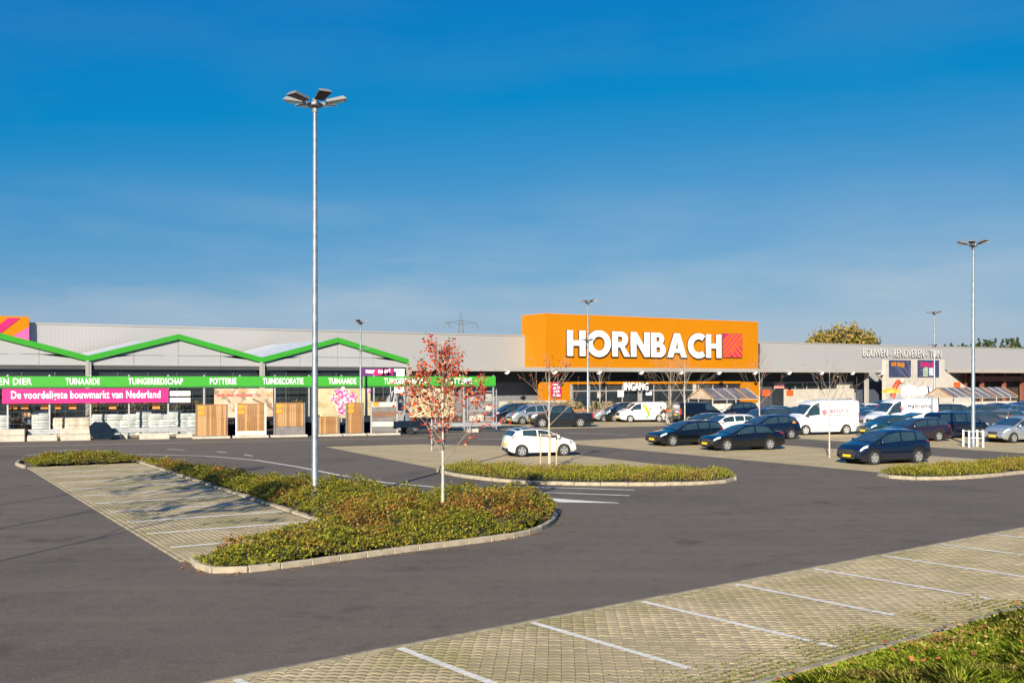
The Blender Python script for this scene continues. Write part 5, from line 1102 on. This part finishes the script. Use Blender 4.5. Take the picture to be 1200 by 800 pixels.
    MB().bbox(-Ln / 2 - .012, -Ln / 2 + .05, -fw * .8, fw * .8, .30, .44, .01).build('rear_bumper_trim', TRIM, t)
    if hatch_open:
        b_ = MB(); p0 = Vector((S['re'] - .02, 0, interp(S['top'], S['re']) + .03)); d_ = Vector((-.92, 0, .22)); up = Vector((.05, 0, .04))
        b_.add([p0 + Vector((0, -.62, 0)), p0 + Vector((0, .62, 0)), p0 + d_ + Vector((0, .66, 0)), p0 + d_ + Vector((0, -.66, 0)), p0 + up + Vector((0, -.62, .03)), p0 + up + Vector((0, .62, .03)), p0 + d_ + up + Vector((0, .66, 0)), p0 + d_ + up + Vector((0, -.66, 0))], [(0, 1, 2, 3), (4, 5, 6, 7), (0, 1, 5, 4), (1, 2, 6, 5), (2, 3, 7, 6), (3, 0, 4, 7)]); b_.build('open_tailgate', CGLASS, t)
    t['_len'] = Ln
    car.S = (Spt, Sn, patch); return t
def at_mid(px, py): return g(px, py)
CG = 'vehicles in the car park'
FL = 203                                             # heading of cars parked nose to the lane (towards the viewer's left)
def mid_from_front(px, py, head, Ln):                 # ground point of the front corner row -> centre
    p = g(px, py); h = R(head); return Vector((p.x - math.cos(h) * Ln / 2, p.y - math.sin(h) * Ln / 2, 0))
car('mini', 'small white hatchback with a black roof beside the staked tree', 'car', g(631, 533.5), 18, P_WHITE, roof=P_BLACK)
Sp, Sn_, patch_ = car.S
car('estate', 'black estate car parked beside the black saloon', 'car', g(803, 521), 205, P_BLACK)
car('sedan', 'black saloon with silver wheels parked beside the estate', 'car', g(869, 526.5), 200, P_BLACK)
nv = car('mpv', 'navy blue people carrier parked by the small planted strip', 'car', g(1036, 542), 202, P_NAVY)
car('pickup', 'dark grey double cab pickup truck in the cross lane', 'pickup', g(657, 500), 190, P_DGREY, rim=RIM)
car('minivan', 'silver blue people carrier nosing out behind the pickup', 'car', g(625, 496.5), 204, P_SILVER)
car('minivan', 'dark blue people carrier beside the end of the yard fence', 'car', g(602, 495.5), 206, P_NAVY)
car('hatch', 'white hatchback half hidden behind the pickup bed', 'car', g(712, 492.0), 206, P_WHITE)
car('hatch', 'silver hatchback between the white hatchback and a dark people carrier', 'car', g(716, 493.5), 206, P_SILVER)
car('minivan', 'black people carrier beside the white van with a colourful swoosh', 'car', g(729, 493.3), 208, P_BLACK)
vn = car('smallvan', 'small white van with an orange and green swoosh', 'van', g(751, 494.0), 196, P_WHITE, rim=STEELRIM, trim=True)
pz = car.S[2]
Sp = car.S[0]
def decal(vehicle, name, m, pts, side, off=.014):     # pts: (x along body, q) outline on the flank
    Spx, Snx, _ = car.S; b_ = MB(); b_.v = [tuple(Spx(x, q, side) + Vector((0, side * off, 0))) for x, q in pts]; b_.f = [tuple(range(len(pts)))]; o = b_.build(name, m, vehicle); return o
SWO = mat('swoosh_orange', (.80, .36, .02), rough=.4); SWG = mat('swoosh_green', (.16, .42, .05), rough=.4); SWR = mat('swoosh_red', (.66, .05, .03), rough=.4)
for sd in (1, -1):
    decal(vn, 'swoosh', SWO, [(.18, 4.85), (-.02, 4.9), (-.35, 4.2), (-.45, 3.2), (-.30, 2.2), (-.12, 3.0), (.0, 4.1)], sd); decal(vn, 'swoosh', SWG, [(-.30, 2.15), (-.46, 3.1), (-.55, 2.2), (-.25, 1.2), (.02, .9), (-.12, 1.6)], sd, .016); decal(vn, 'swoosh', SWR, [(-.45, 4.3), (-.62, 4.25), (-.72, 4.5), (-.60, 4.05), (-.48, 3.6)], sd, .018)
def flank_text(vehicle, s, x, z, h, wdt, m, side, ybase):
    me = text_mesh('lettering', s, h, wdt, m, .004, .01); o = link('flank_lettering', me, vehicle, (x, side * ybase, z)); o.rotation_euler.z = math.pi if side > 0 else 0; return o
car('smallvan', 'black van seen from behind parked under the thin bare tree', 'van', g(818, 494.5), 20, P_BLACK, rim=STEELRIM)
car('estate', 'white estate car behind the black estate', 'car', g(848, 509.5), 204, P_WHITE)
car('hatch', 'dark teal hatchback behind the black estate', 'car', g(826, 507), 205, P_TEAL)
car('mpv', 'navy people carrier with an orange sticker behind the black saloon', 'car', g(899, 514), 203, P_NAVY)
decal(bpy.context.scene.objects[-1] if False else None, 'window_sticker', mat('sticker_orange', (.80, .25, .03), rough=.5), [(-1.38, 4.2), (-1.52, 4.45), (-1.66, 4.2), (-1.52, 3.95)], 1) if False else None
Spx = car.S[0]; ob = [o for o in col.objects if o.get('label', '').startswith('navy people carrier with')][0]
decal(ob, 'window_sticker', mat('sticker_orange', (.80, .25, .03), rough=.5), [(-1.36, 3.9), (-1.54, 4.35), (-1.72, 3.9), (-1.54, 3.4)], 1, .02); 
car('suv', 'dark blue off-roader standing behind the black saloon row', 'car', g(893, 503), 205, P_SLATE)
car('suv', 'dark teal off-roader parked tail towards the trolley shelter', 'car', g(917, 498.5), 22, P_TEAL)
car('hatch', 'black hatchback between the off-roader and the white van', 'car', g(945, 500), 204, P_BLACK)
v1 = car('van', 'large white panel van with a pink emblem on its side', 'van', g(961, 508.5), 196, P_WHITE, rim=STEELRIM, trim=True, sc=1.0)
PNK = mat('emblem_pink', (.70, .16, .20), rough=.5); TXT = mat('van_text', (.05, .05, .12), rough=.5)
yb = 2.06 / 2 * .995 + .01
for sd in (1, -1):
    pts = [(.30 + .30 * (1 if i % 2 == 0 else .42) * math.cos(i * math.pi / 8), 1.62 + .34 * (1 if i % 2 == 0 else .42) * math.sin(i * math.pi / 8)) for i in range(16)]
    def yat(z): return yb - max(0, (z - 1.30)) * .09 + .012
    b_ = MB(); b_.v = [(x, sd * (yat(z) + .01), z) for x, z in pts]; b_.v.append((.30, sd * (yat(1.62) + .01), 1.62)); b_.f = [(i, (i + 1) % 16, 16) for i in range(16)]; b_.build('emblem', PNK, v1)
    o = flank_text(v1, 'echnit', -.15 if sd > 0 else -1.75, 1.62, .26, 1.5, PNK, sd, yat(1.62) + .02)
    flank_text(v1, 'installatietechniek', -.15 if sd > 0 else -1.85, 1.40, .10, 1.6, PNK, sd, yat(1.4) + .02)
car('hatch', 'silver hatchback squeezed between the two large white vans', 'car', g(1017, 501), 200, P_SILVER)
v2 = car('van', 'large white panel van lettered Haltronic with roof rails', 'van', g(1056, 504.5), 194, P_WHITE, rim=STEELRIM, trim=True)
for sd in (1, -1):
    flank_text(v2, 'Haltronic', .12 if sd > 0 else -1.95, 1.78, .34, 2.05, TXT, sd, yat(1.78) + .02); flank_text(v2, 'installatie en beveiliging', -.4 if sd > 0 else -1.95, 1.56, .09, 1.5, PNK, sd, yat(1.56) + .02)
    pts = [(.62 + .22 * (1 if i % 2 == 0 else .3) * math.cos(i * math.pi / 4 + .3), 1.75 + .36 * (1 if i % 2 == 0 else .3) * math.sin(i * math.pi / 4 + .3)) for i in range(8)]
    b_ = MB(); b_.v = [(x, sd * (yat(z) + .02), z) for x, z in pts]; b_.v.append((.62, sd * (yat(1.75) + .02), 1.75)); b_.f = [(i, (i + 1) % 8, 8) for i in range(8)]; b_.build('emblem', PNK, v2)
    m_ = MB(); m_.tube((.6, sd * .8, 2.62), (-2.5, sd * .8, 2.62), .025, n=6)
    for x_ in (.5, -.6, -1.6, -2.4): m_.tube((x_, sd * .8, 2.47), (x_, sd * .8, 2.62), .02, n=5)
    m_.build('roof_rail', GALV, v2)
for x_ in (.3, -.9, -2.2): MB().tube((x_, -.85, 2.64), (x_, .85, 2.64), .022, n=6).build('roof_bar', GALV, v2)
car('hatch', 'dark teal hatchback with its tailgate open beside the white van', 'car', g(1040, 510.5), 200, P_TEAL, hatch_open=True)
car('estate', 'dark aubergine estate behind the navy people carrier', 'car', g(1071, 516.5), 200, P_PURPLE, rails=False)
car('minivan', 'dark blue people carrier beside the aubergine estate', 'car', g(1120, 512.5), 24, P_NAVY)
car('estate', 'black estate car behind the dark blue people carrier', 'car', g(1122, 502.5), 22, P_BLACK)
car('minivan', 'black people carrier with a high roof behind the white van', 'car', g(1117, 496.5), 20, P_DGREY)
car('hatch', 'dark grey hatchback beside the bronze hatchback', 'car', g(1152, 502.5), 22, P_SLATE)
car('hatch', 'bronze hatchback showing its tail behind the silver people carrier', 'car', g(1184, 500.5), 38, P_BRONZE, sc=1.02)
car('mpv', 'silver people carrier parked beside the bollard cage', 'car', g(1193, 517.5), 203, P_SILVER)
car('hatch', 'light blue hatchback by the trolley shelter', 'car', g(1181, 491), 202, P_LBLUE)
car('estate', 'dark estate car beyond the light blue hatchback', 'car', g(1190, 487.5), 202, P_DGREY)
car('hatch', 'light silver hatchback beyond the bronze hatchback', 'car', g(1207, 494), 204, P_SILVER)
car('hatch', 'red hatchback in the far row by the gateway', 'car', g(1025, 491.5), 204, P_RED)
car('hatch', 'white hatchback in the far row beside the red one', 'car', g(1011, 489), 204, P_WHITE)
car('hatch', 'dark teal saloon beside the rear of the white van', 'car', g(1010, 497), 205, P_TEAL)
car('suv', 'black off-roader beyond the red hatchback', 'car', g(1033, 488), 204, P_BLACK)
car('estate', 'dark slate estate car beyond the black people carrier', 'car', g(1146, 491.5), 204, P_SLATE)
car('hatch', 'black hatchback at the end of the far row by the long shelter', 'car', g(1163, 488.5), 203, P_BLACK)
car('mpv', 'teal people carrier in the far row beside the long shelter', 'car', g(1205, 484.5), 203, P_TEAL)
car('hatch', 'aubergine hatchback behind the black hatchback and the white van', 'car', g(934, 494.5), 204, P_PURPLE)
car('mpv', 'silver people carrier in the far row beyond the white van', 'car', g(990, 490), 204, P_SILVER)
car('suv', 'navy off-roader in the far row before the trolley shelter', 'car', g(862, 491), 204, P_NAVY)

# ================================================================== TREES
BARK_PALE = mat('pale_bark', (.42, .38, .32), rough=.85, var=.25, scale=8, bump=.3, bscale=30); BARK = mat('brown_bark', (.16, .12, .09), rough=.9, var=.25, scale=6); TWIGM = mat('grey_twig', (.22, .18, .15), rough=.9, var=.2)
STAKE = mat('stake_wood', (.46, .36, .25), rough=.85, var=.2)
REDL = leaf_mat('red_leaves', [(.22, .012, .012), (.48, .03, .02), (.62, .09, .02), (.60, .22, .08), (.55, .04, .05), (.34, .12, .03), (.66, .36, .24)], tr=.35)
def grow(p, d, ln, r, depth, rr, segs, tips, up=.12, split=(2, 3), spread=.55, taper=.62):
    n_ = 3; q = Vector(p); dd = Vector(d)
    for i in range(n_):
        dd = (dd + Vector((rr.gauss(0, .09), rr.gauss(0, .09), up * .5))).normalized(); e = q + dd * ln / n_; r1 = r * (1 - .35 * (i + 1) / n_); segs.append((q.copy(), e.copy(), r * (1 - .35 * i / n_), r1, depth))
        if depth <= 1 or (depth == 2 and i > 0): tips.append((e.copy(), dd.copy()))
        if depth > 0 and i > 0:
            a = rr.uniform(0, 6.28); o = dd.orthogonal().normalized(); o.rotate(Matrix.Rotation(a, 3, dd)); nd_ = (dd + o * spread * rr.uniform(.7, 1.3)).normalized(); grow(e, nd_, ln * rr.uniform(.5, .75), r1 * taper, depth - 1, rr, segs, tips, up, split, spread, taper)
        q = e
    if depth > 0:
        for _ in range(rr.randint(*split) - 1):
            o = dd.orthogonal().normalized(); o.rotate(Matrix.Rotation(rr.uniform(0, 6.28), 3, dd)); grow(q, (dd + o * spread * .6).normalized(), ln * rr.uniform(.55, .8), r * .6 * taper, depth - 1, rr, segs, tips, up, split, spread, taper)
def young_tree(pos, hgt, label, fork, seed, leaves=0, lm=None, leaf=(.05, .09), trunk_r=.05, nb=8, depth=2, spread=.5, stakes=0, bark=BARK_PALE, twig=TWIGM, blen=.42, name='young_tree', drop=0, group='young trees in the car park'):
    rr = random.Random(seed); t = thing(name, label, 'tree', pos, 0, group); m_ = MB(); m_.lathe([(trunk_r * 1.15, 0), (trunk_r, .3), (trunk_r * .8, fork), (trunk_r * .45, fork + (hgt - fork) * .5), (.008, hgt * .97)], 9)
    m_.build('trunk', bark, t, 60); segs = []; tips = []
    for i in range(nb):
        f = i / max(1, nb - 1); z = fork + (hgt - fork) * .62 * f; a = i * 2.4 + rr.uniform(-.3, .3); el = R(48 + 22 * f); ln = (hgt - fork) * blen * (1 - .45 * f) * rr.uniform(.85, 1.15)
        grow((0, 0, z), (math.cos(a) * math.cos(el), math.sin(a) * math.cos(el), math.sin(el)), ln, trunk_r * .42 * (1 - .4 * f), depth, rr, segs, tips, .10, (1, 2), spread)
    b_ = MB()
    for p, q, r0, r1, dp in segs: b_.tube(p, q, max(r0, .005), max(r1, .004), 5 if r0 > .012 else 4, cap=False)
    b_.build('limbs', twig, t)
    if leaves:
        r = np.random.default_rng(seed); idx = r.integers(0, len(tips), leaves); P = np.array([tips[i][0][:] for i in idx]) + r.normal(0, .07, (leaves, 3)); P[:, 2] -= drop * r.random(leaves)
        s = r.uniform(*leaf, leaves); d = r.normal(0, 1, (leaves, 3)); d[:, 2] -= .5; d /= np.linalg.norm(d, axis=1)[:, None]; e = np.cross(d, r.normal(0, 1, (leaves, 3))); e /= np.linalg.norm(e, axis=1)[:, None]
        n2 = np.cross(d, e); q = np.stack([P, P + d * (s * .45)[:, None] + e * (s * .42)[:, None], P + d * s[:, None], P + d * (s * .45)[:, None] - e * (s * .42)[:, None]], 1).reshape(-1, 3)
        link('leaves', fast_mesh('leaves', q, 4, lm), t)
    for i in range(stakes):
        a = i * 2.09 + .6; x_, y_ = .42 * math.cos(a), .42 * math.sin(a); MB().tube((x_, y_, 0), (x_, y_, 1.55), .035, .035, 8).build('stake', STAKE, t); MB().box(min(x_, 0), max(x_, 0) + .01, min(y_, 0) - .015, max(y_, 0) + .015, 1.36, 1.42).build('tree_tie', BLACK, t) if i == 0 else None
    if stakes:
        for i in range(stakes): a = i * 2.09 + .6; c_ = (i + 1) % stakes * 2.09 + .6; MB().tube((.42 * math.cos(a), .42 * math.sin(a), 1.48), (.42 * math.cos(c_), .42 * math.sin(c_), 1.48), .025, n=5).build('stake_rail', STAKE, t)
    return t
young_tree((-1.98, 29.7, 0), 5.3, 'young tree with red autumn leaves growing from the large planted island', 1.7, 5, 2100, REDL, (.05, .125), .048, 17, 2, .66, blen=.36, drop=.25)
young_tree(g(643.5, 548), 4.7, 'staked young tree with few red leaves in the middle island', 1.9, 9, 130, REDL, (.06, .12), .05, 10, 2, .55, stakes=3, blen=.55)
young_tree(g(972, 536), 4.6, 'bare young tree standing in the bays before the white van', 1.6, 14, 26, REDL, (.05, .1), .045, 9, 2, .55, blen=.5)
young_tree(g(802.5, 509), 5.6, 'bare young tree standing behind the black estate', 2.3, 21, 0, None, trunk_r=.055, nb=9, depth=2, blen=.5)
young_tree(g(890, 510), 5.8, 'bare young tree with orange tinted tips behind the navy people carrier', 2.2, 25, 90, REDL, (.05, .1), .05, 9, 2, .55, blen=.45)
young_tree(g(703, 489), 5.4, 'bare young tree by the slim lamp post at the entrance', 2.0, 29, 30, REDL, (.06, .1), .055, 9, 2, .55, blen=.5)
young_tree(g(786, 488), 6.0, 'bushy bare tree in front of the entrance glazing', 1.2, 33, 60, REDL, (.06, .1), .06, 12, 3, .6, blen=.5)
young_tree(g(1068, 487), 6.2, 'bare young tree before the white gateway', 2.0, 37, 0, None, trunk_r=.06, nb=9, depth=2, blen=.45)
# trees by the road behind the viewer: their bare crowns shade the left bays
for i, (x_, y_, h_) in enumerate(((-16.0, 20.4, 8.8), (-13.4, 16.0, 8.4), (-18.6, 25.4, 8.6))):
    young_tree((x_, y_, 0), h_, ('tall', 'broad', 'slender')[i] + ' roadside tree with thin autumn crown beside the left bays', 4.4, 50 + i, 1500, leaf_mat('roadside_leaves%d' % i, [(.12, .09, .02), (.20, .12, .03)]), (.10, .22), .038, 13, 3, .55, bark=BARK, twig=BARK, blen=.46, name='roadside_tree', group='trees beside the left bays')
# far trees
FARL = leaf_mat('far_leaves', [(.11, .10, .02), (.19, .16, .03), (.26, .19, .04), (.34, .20, .06)], tr=.15); FARD = leaf_mat('far_conifer', [(.03, .05, .025), (.06, .085, .035), (.09, .11, .05)], tr=.1)
def crown_tree(pos, hgt, rad, label, m, seed, n=5000, leaf=(.35, .8), conifer=False, group='trees behind the store', z0=.35):
    t = thing('broadleaf_tree' if not conifer else 'conifer', label, 'tree', pos, 0, group); MB().lathe([(.35, 0), (.28, hgt * .4), (.05, hgt * .9)], 8).build('trunk', BARK, t)
    r = np.random.default_rng(seed); P = []
    nc = 34
    for k in range(nc):
        if conifer: h = r.random(); cr = rad * (1 - h) * .9; a = r.uniform(0, 6.28); c = np.array([cr * math.cos(a) * .7, cr * math.sin(a) * .7, hgt * (.2 + .8 * h)]); s = rad * .28 * (1.15 - h)
        else:
            v = r.normal(0, 1, 3); v /= np.linalg.norm(v); f = r.random() ** .4; c = np.array([v[0] * rad * f, v[1] * rad * f, hgt * (z0 + (1 - z0) * .5) + v[2] * f * hgt * (1 - z0) * .46]); s = rad * r.uniform(.18, .34)
        P.append(c + r.normal(0, s * .55, (n // nc, 3)))
    P = np.concatenate(P); k = len(P); s = r.uniform(*leaf, k); d = r.normal(0, 1, (k, 3)); d /= np.linalg.norm(d, axis=1)[:, None]; e = np.cross(d, r.normal(0, 1, (k, 3))); e /= np.linalg.norm(e, axis=1)[:, None]
    q = np.stack([P - d * s[:, None] * .5, P - e * s[:, None] * .4, P + d * s[:, None] * .5, P + e * s[:, None] * .4], 1).reshape(-1, 3); link('crown', fast_mesh('crown', q, 4, m), t); return t
def farpos(px, Y): return Vector(((px - 600) / FPX * Y, Y, 0))
crown_tree(farpos(986, 235), CAMH + 58 * 235 / FPX, 7.4, 'large rounded autumn tree rising behind the store roof', FARL, 71, 6500, (.4, .9))
crown_tree(farpos(955, 236), CAMH + 50 * 236 / FPX, 3.2, 'smaller autumn tree beside the large one behind the roof', FARL, 72, 2200, (.4, .9))
crown_tree(farpos(1019, 236), CAMH + 53 * 236 / FPX, 3.0, 'dark tree beside the large autumn tree behind the roof', FARD, 73, 2000, (.4, .9))
for i in range(17):
    px = 1108 + i * 6.6 + random.uniform(-2, 2); up = 41 + (4 if px > 1145 else 0) + random.uniform(-1.5, 3); crown_tree(farpos(px, 290 + random.uniform(-12, 12)), CAMH + up * 290 / FPX, random.uniform(2.4, 3.2), 'dark conifer in the row behind the right end of the roof', FARD, 80 + i, 900, (.4, .9), i % 3 != 2, 'conifers behind the roof')

# ================================================================== ENTRANCE FURNITURE
GRASSY = leaf_mat('dry_grasses', [(.34, .27, .15), (.45, .36, .22), (.25, .20, .10), (.30, .30, .12)], tr=.25); BUSH = leaf_mat('bush_leaves', [(.03, .06, .015), (.07, .11, .02), (.13, .15, .03)], tr=.2)
for i, px in enumerate((592, 601, 610, 619, 628, 637, 648, 659, 667, 676, 684, 698, 712, 722, 745, 758, 769, 779)):
    gm = BUSH if px in (722, 745, 769) else (DRK if px in (592, 684, 758) else GRASSY)
    lab = {BUSH: 'rounded green bush in the planting by the entrance', DRK: 'red and green leaved shrub in the planting by the entrance', GRASSY: 'pale dry ornamental grass in the planting by the entrance'}[gm]
    shrub('entrance_shrub', lab, farpos(px, 99 + (i % 3) * .7), .75, 1.75 if gm is GRASSY else 1.3, gm, 420, 200 + i, 'planting by the entrance', (.08, .2))
# low white wall by the planting
o = MB().box(-4.0, 4.0, -.1, .1, 0, 1.75).build('garden_wall', OFFW, None, loc=farpos(625, 104), rz=ANG); tag(o, 'low cream wall behind the dry grasses by the yard end', 'wall')
# trolley shelters
SGL = mat('shelter_glazing', (.16, .13, .115), rough=.12, var=.25, scale=2, spec=.8); SBAR = mat('shelter_bar', (.42, .41, .39), rough=.4); SYEL = mat('shelter_yellow', (.50, .26, .06), rough=.45)
def shelter(pos, ln, label, seg=1.25):
    t = thing('trolley_shelter', label, 'shelter', pos, ANG, 'trolley shelters'); n_ = int(ln / seg); hx = ln / 2; dz, zr, ze = 1.7, 3.0, 2.05
    for i in range(n_):
        x0 = -hx + i * ln / n_ + .06; x1 = -hx + (i + 1) * ln / n_ - .06
        for sd in (-1, 1): MB().add([(x0, 0, zr), (x1, 0, zr), (x1, sd * dz, ze), (x0, sd * dz, ze), (x0, 0, zr + .03), (x1, 0, zr + .03), (x1, sd * dz, ze + .03), (x0, sd * dz, ze + .03)], [(0, 1, 2, 3), (4, 5, 6, 7), (0, 1, 5, 4), (1, 2, 6, 5), (2, 3, 7, 6), (3, 0, 4, 7)]).build('roof_pane', SGL, t)
    for i in range(n_ + 1):
        x_ = -hx + i * ln / n_; mm = SYEL if i % 3 == 0 else SBAR
        for sd in (-1, 1): MB().tube((x_, 0, zr + .04), (x_, sd * (dz + .1), ze + .02), .035, n=6).build('rafter', mm, t)
        if i % 2 == 0:
            for sd in (-1, 1): MB().tube((x_, sd * dz, 0), (x_, sd * dz, ze - .04), .05, n=8).build('post', SBAR, t)
    MB().box(-hx, hx, -dz - .06, -dz + .02, ze - .12, ze - .05).build('gutter', SBAR, t)
    for i in range(0, n_, 2): MB().box(-hx + i * ln / n_ + .08, -hx + min(i + 2, n_) * ln / n_ - .08, -dz + .03, -dz + .07, .35, 1.55).build('side_panel', mat('shelter_panel', (.62, .55, .47), rough=.6, var=.15, scale=2.5), t)
    for sx in (-1, 1): MB().add([(sx * hx, -dz, ze - .06), (sx * hx, dz, ze - .06), (sx * hx, 0, zr - .05), (sx * (hx - .04), -dz, ze - .06), (sx * (hx - .04), dz, ze - .06), (sx * (hx - .04), 0, zr - .05)], [(0, 1, 2), (5, 4, 3), (0, 1, 4, 3), (1, 2, 5, 4), (2, 0, 3, 5)]).build('gable_sheet', mat('gable_cloth', (.42, .33, .25), rough=.7), t)
    return t
shelter(farpos(848, 103), 6.2, 'glazed trolley shelter with striped sloping roof before the entrance')
shelter(farpos(1138, 111), 11.5, 'long glazed trolley shelter with striped roof before the gateway')
# orange shopping trolleys
def trolley(pos, rz, label):
    t = thing('shopping_trolley', label, 'trolley', pos, rz, 'orange shopping trolleys'); WG = GALV
    m_ = MB()
    for z in (.55, .68, .82, .95): m_.box(-.45, .45, -.27, -.255, z, z + .012); m_.box(-.45, .45, .255, .27, z, z + .012); m_.box(.44, .452, -.27, .27, z, z + .012); m_.box(-.452, -.44, -.27, .27, z, z + .012)
    for i in range(8): x_ = -.45 + i * .128; m_.box(x_, x_ + .01, -.272, -.258, .5, .96); m_.box(x_, x_ + .01, .258, .272, .5, .96)
    m_.box(-.45, .45, -.27, .27, .49, .505); m_.build('basket', WG, t)
    MB().tube((-.62, -.28, 1.03), (-.62, .28, 1.03), .03, n=8).build('handle', mat('trolley_orange', (.80, .22, .03), rough=.4), t); MB().box(-.5, .47, -.28, .28, .965, .99).build('rim', MATS['trolley_orange'], t)
    f = MB(); f.tube((-.6, -.25, 1.0), (-.45, -.25, .5), .015, n=5); f.tube((-.6, .25, 1.0), (-.45, .25, .5), .015, n=5); f.tube((-.42, -.24, .5), (-.5, -.24, .12), .015, n=5); f.tube((-.42, .24, .5), (-.5, .24, .12), .015, n=5); f.tube((-.5, -.24, .14), (.45, -.2, .14), .015, n=5); f.tube((-.5, .24, .14), (.45, .2, .14), .015, n=5); f.build('frame', WG, t)
    for x_, y_ in ((-.48, -.24), (-.48, .24), (.43, -.2), (.43, .2)): MB().lathe([(.06, -.015), (.06, .015)], 10, 'y', (x_, y_, .06)).build('castor', BLACK, t)
    return t
base = trolley(farpos(672, 97), ANG, 'orange shopping trolley nested in the row behind the pickup')
for i in range(1, 8): o = copy_tree(base); p = farpos(672, 97) + U * (.34 * i); o.location = p
for i in range(9): o = copy_tree(base); o['label'] = 'orange shopping trolley nested in the row behind the black van'; p = farpos(783, 95.5) + U * (.34 * i); o.location = p
# gateway display: tarpaulin mounds, yellow parasol, red inflatable
TARP = mat('white_tarpaulin', (.62, .58, .52), rough=.5, var=.08, scale=2, bump=.5, bscale=3)
for px, rad, hh, lab in ((1066, 1.15, 3.3, 'tall white wrapped display before the gateway'), (1083, 1.05, 3.1, 'white wrapped display beside a bare tree before the gateway')):
    m_ = MB(); m_.lathe([(rad, 0), (rad * 1.05, hh * .5), (rad * .95, hh * .85), (rad * .5, hh * .98), (.05, hh)], 18); o = m_.build('wrapped_display', TARP, None, 60, farpos(px, 122)); tag(o, lab, 'display')
    for v in o.data.vertices: v.co.x *= 1 + .06 * math.sin(v.co.z * 5 + v.co.y * 3)
t = thing('market_parasol', 'flat yellow market parasol before the gateway', 'parasol', farpos(1044, 118)); MB().lathe([(1.05, 2.35), (1.0, 2.6), (.1, 2.95), (.02, 2.96)], 8).build('canopy', mat('parasol_yellow', (.72, .40, .04), rough=.6), t); MB().tube((0, 0, 0), (0, 0, 2.9), .04, n=8).build('pole', GALV, t)
t = thing('inflatable_tube', 'curved orange red inflatable tube with a cream end before the gateway', 'inflatable', farpos(1047, 124), R(20)); prev = None; m_ = MB()
for i in range(9):
    a = R(175 - i * 11); p = Vector((1.35 * math.cos(a) + 1.1, 0, .02 + 3.6 * math.sin(a) ** .8))
    if prev is not None: m_.tube(prev, p, .30, .30, 12)
    prev = p
m_.build('red_sleeve', mat('inflatable_red', (.50, .06, .015), rough=.5), t); MB().lathe([(.05, -.3), (.36, -.18), (.42, .05), (.3, .3), (.05, .4)], 12, 'z', prev).build('cream_end', OFFW, t, 60)
# person bending by the van
pp = g(781.5, 498.0)
per = bpy.data.objects.new('person', None)
bpy.data.objects.remove(per)
def skin_body(name, joints, edges, m, parent=None, loc=None, rz=0, sub=1):
    me = bpy.data.meshes.new(name); me.from_pydata([j[0] for j in joints], edges, []); o = bpy.data.objects.new(name, me); col.objects.link(o); me.materials.append(m)
    md = o.modifiers.new('skin', 'SKIN'); sv = me.skin_vertices[0].data
    for i, j in enumerate(joints): sv[i].radius = (j[1], j[2] if len(j) > 2 else j[1])
    sv[0].use_root = True; o.modifiers.new('sub', 'SUBSURF').levels = sub; o.modifiers['sub'].render_levels = 2; md.use_smooth_shade = True
    if parent: o.parent = parent
    if loc is not None: o.location = loc
    if rz: o.rotation_euler.z = rz
    return o
SKIN = mat('skin', (.45, .27, .19), rough=.6); COAT = mat('dark_coat', (.03, .03, .035), rough=.8); JEANS = mat('beige_trousers', (.33, .29, .24), rough=.85); HAIR = mat('brown_hair', (.06, .04, .025), rough=.8)
J = [((0, 0, .92), .13, .11), ((.14, 0, 1.15), .14, .11), ((.30, 0, 1.34), .15, .11), ((.42, 0, 1.42), .055), ((.54, 0, 1.46), .09), ((.60, 0, 1.50), .08),
     ((.30, .19, 1.33), .06), ((.42, .24, 1.10), .05), ((.58, .20, .92), .036), ((.66, .19, .86), .030), ((.30, -.19, 1.33), .06), ((.44, -.24, 1.12), .05), ((.60, -.20, .96), .036), ((.68, -.19, .90), .030),
     ((0, .10, .86), .10), ((.06, .12, .48), .07), ((-.05, .12, .09), .045), ((.10, .13, .04), .035), ((0, -.10, .86), .10), ((-.10, -.12, .48), .07), ((-.28, -.12, .10), .045), ((-.14, -.13, .04), .035)]
ED = [(0, 1), (1, 2), (2, 3), (3, 4), (4, 5), (2, 6), (6, 7), (7, 8), (8, 9), (2, 10), (10, 11), (11, 12), (12, 13), (0, 14), (14, 15), (15, 16), (16, 17), (0, 18), (18, 19), (19, 20), (20, 21)]
pe = skin_body('person', J, ED, SKIN, None, pp, R(185)); tag(pe, 'person in a dark coat and beige trousers bending behind the small white van', 'person')
skin_body('coat', [(J[i][0], *[k + .022 for k in J[i][1:]]) for i in (0, 1, 2, 6, 7, 8, 10, 11, 12)], [(0, 1), (1, 2), (2, 3), (3, 4), (4, 5), (2, 6), (6, 7), (7, 8)], COAT, pe)
skin_body('trousers', [(J[i][0], *[k + .018 for k in J[i][1:]]) for i in (0, 14, 15, 16, 18, 19, 20)], [(0, 1), (1, 2), (2, 3), (0, 4), (4, 5), (5, 6)], JEANS, pe)
MB().lathe([(.02, -.09), (.085, -.06), (.10, 0), (.085, .07), (.02, .10)], 12, 'z', (.545, 0, 1.52)).build('hair', HAIR, pe, 60)
for s in (-1, 1):
    for k in range(4): MB().tube((.66, s * .19 + (k - 1.5) * .018, .86 + .02 * (s < 0)), (.73, s * .19 + (k - 1.5) * .022, .80 + .02 * (s < 0)), .009, .007, 5).build('finger', SKIN, pe)
    MB().bbox(-.08, .16, -.05, .05, 0, .09, .02).build('shoe', BLACK, pe, loc=(-.05 + (0 if s > 0 else -.22), s * .125, 0))
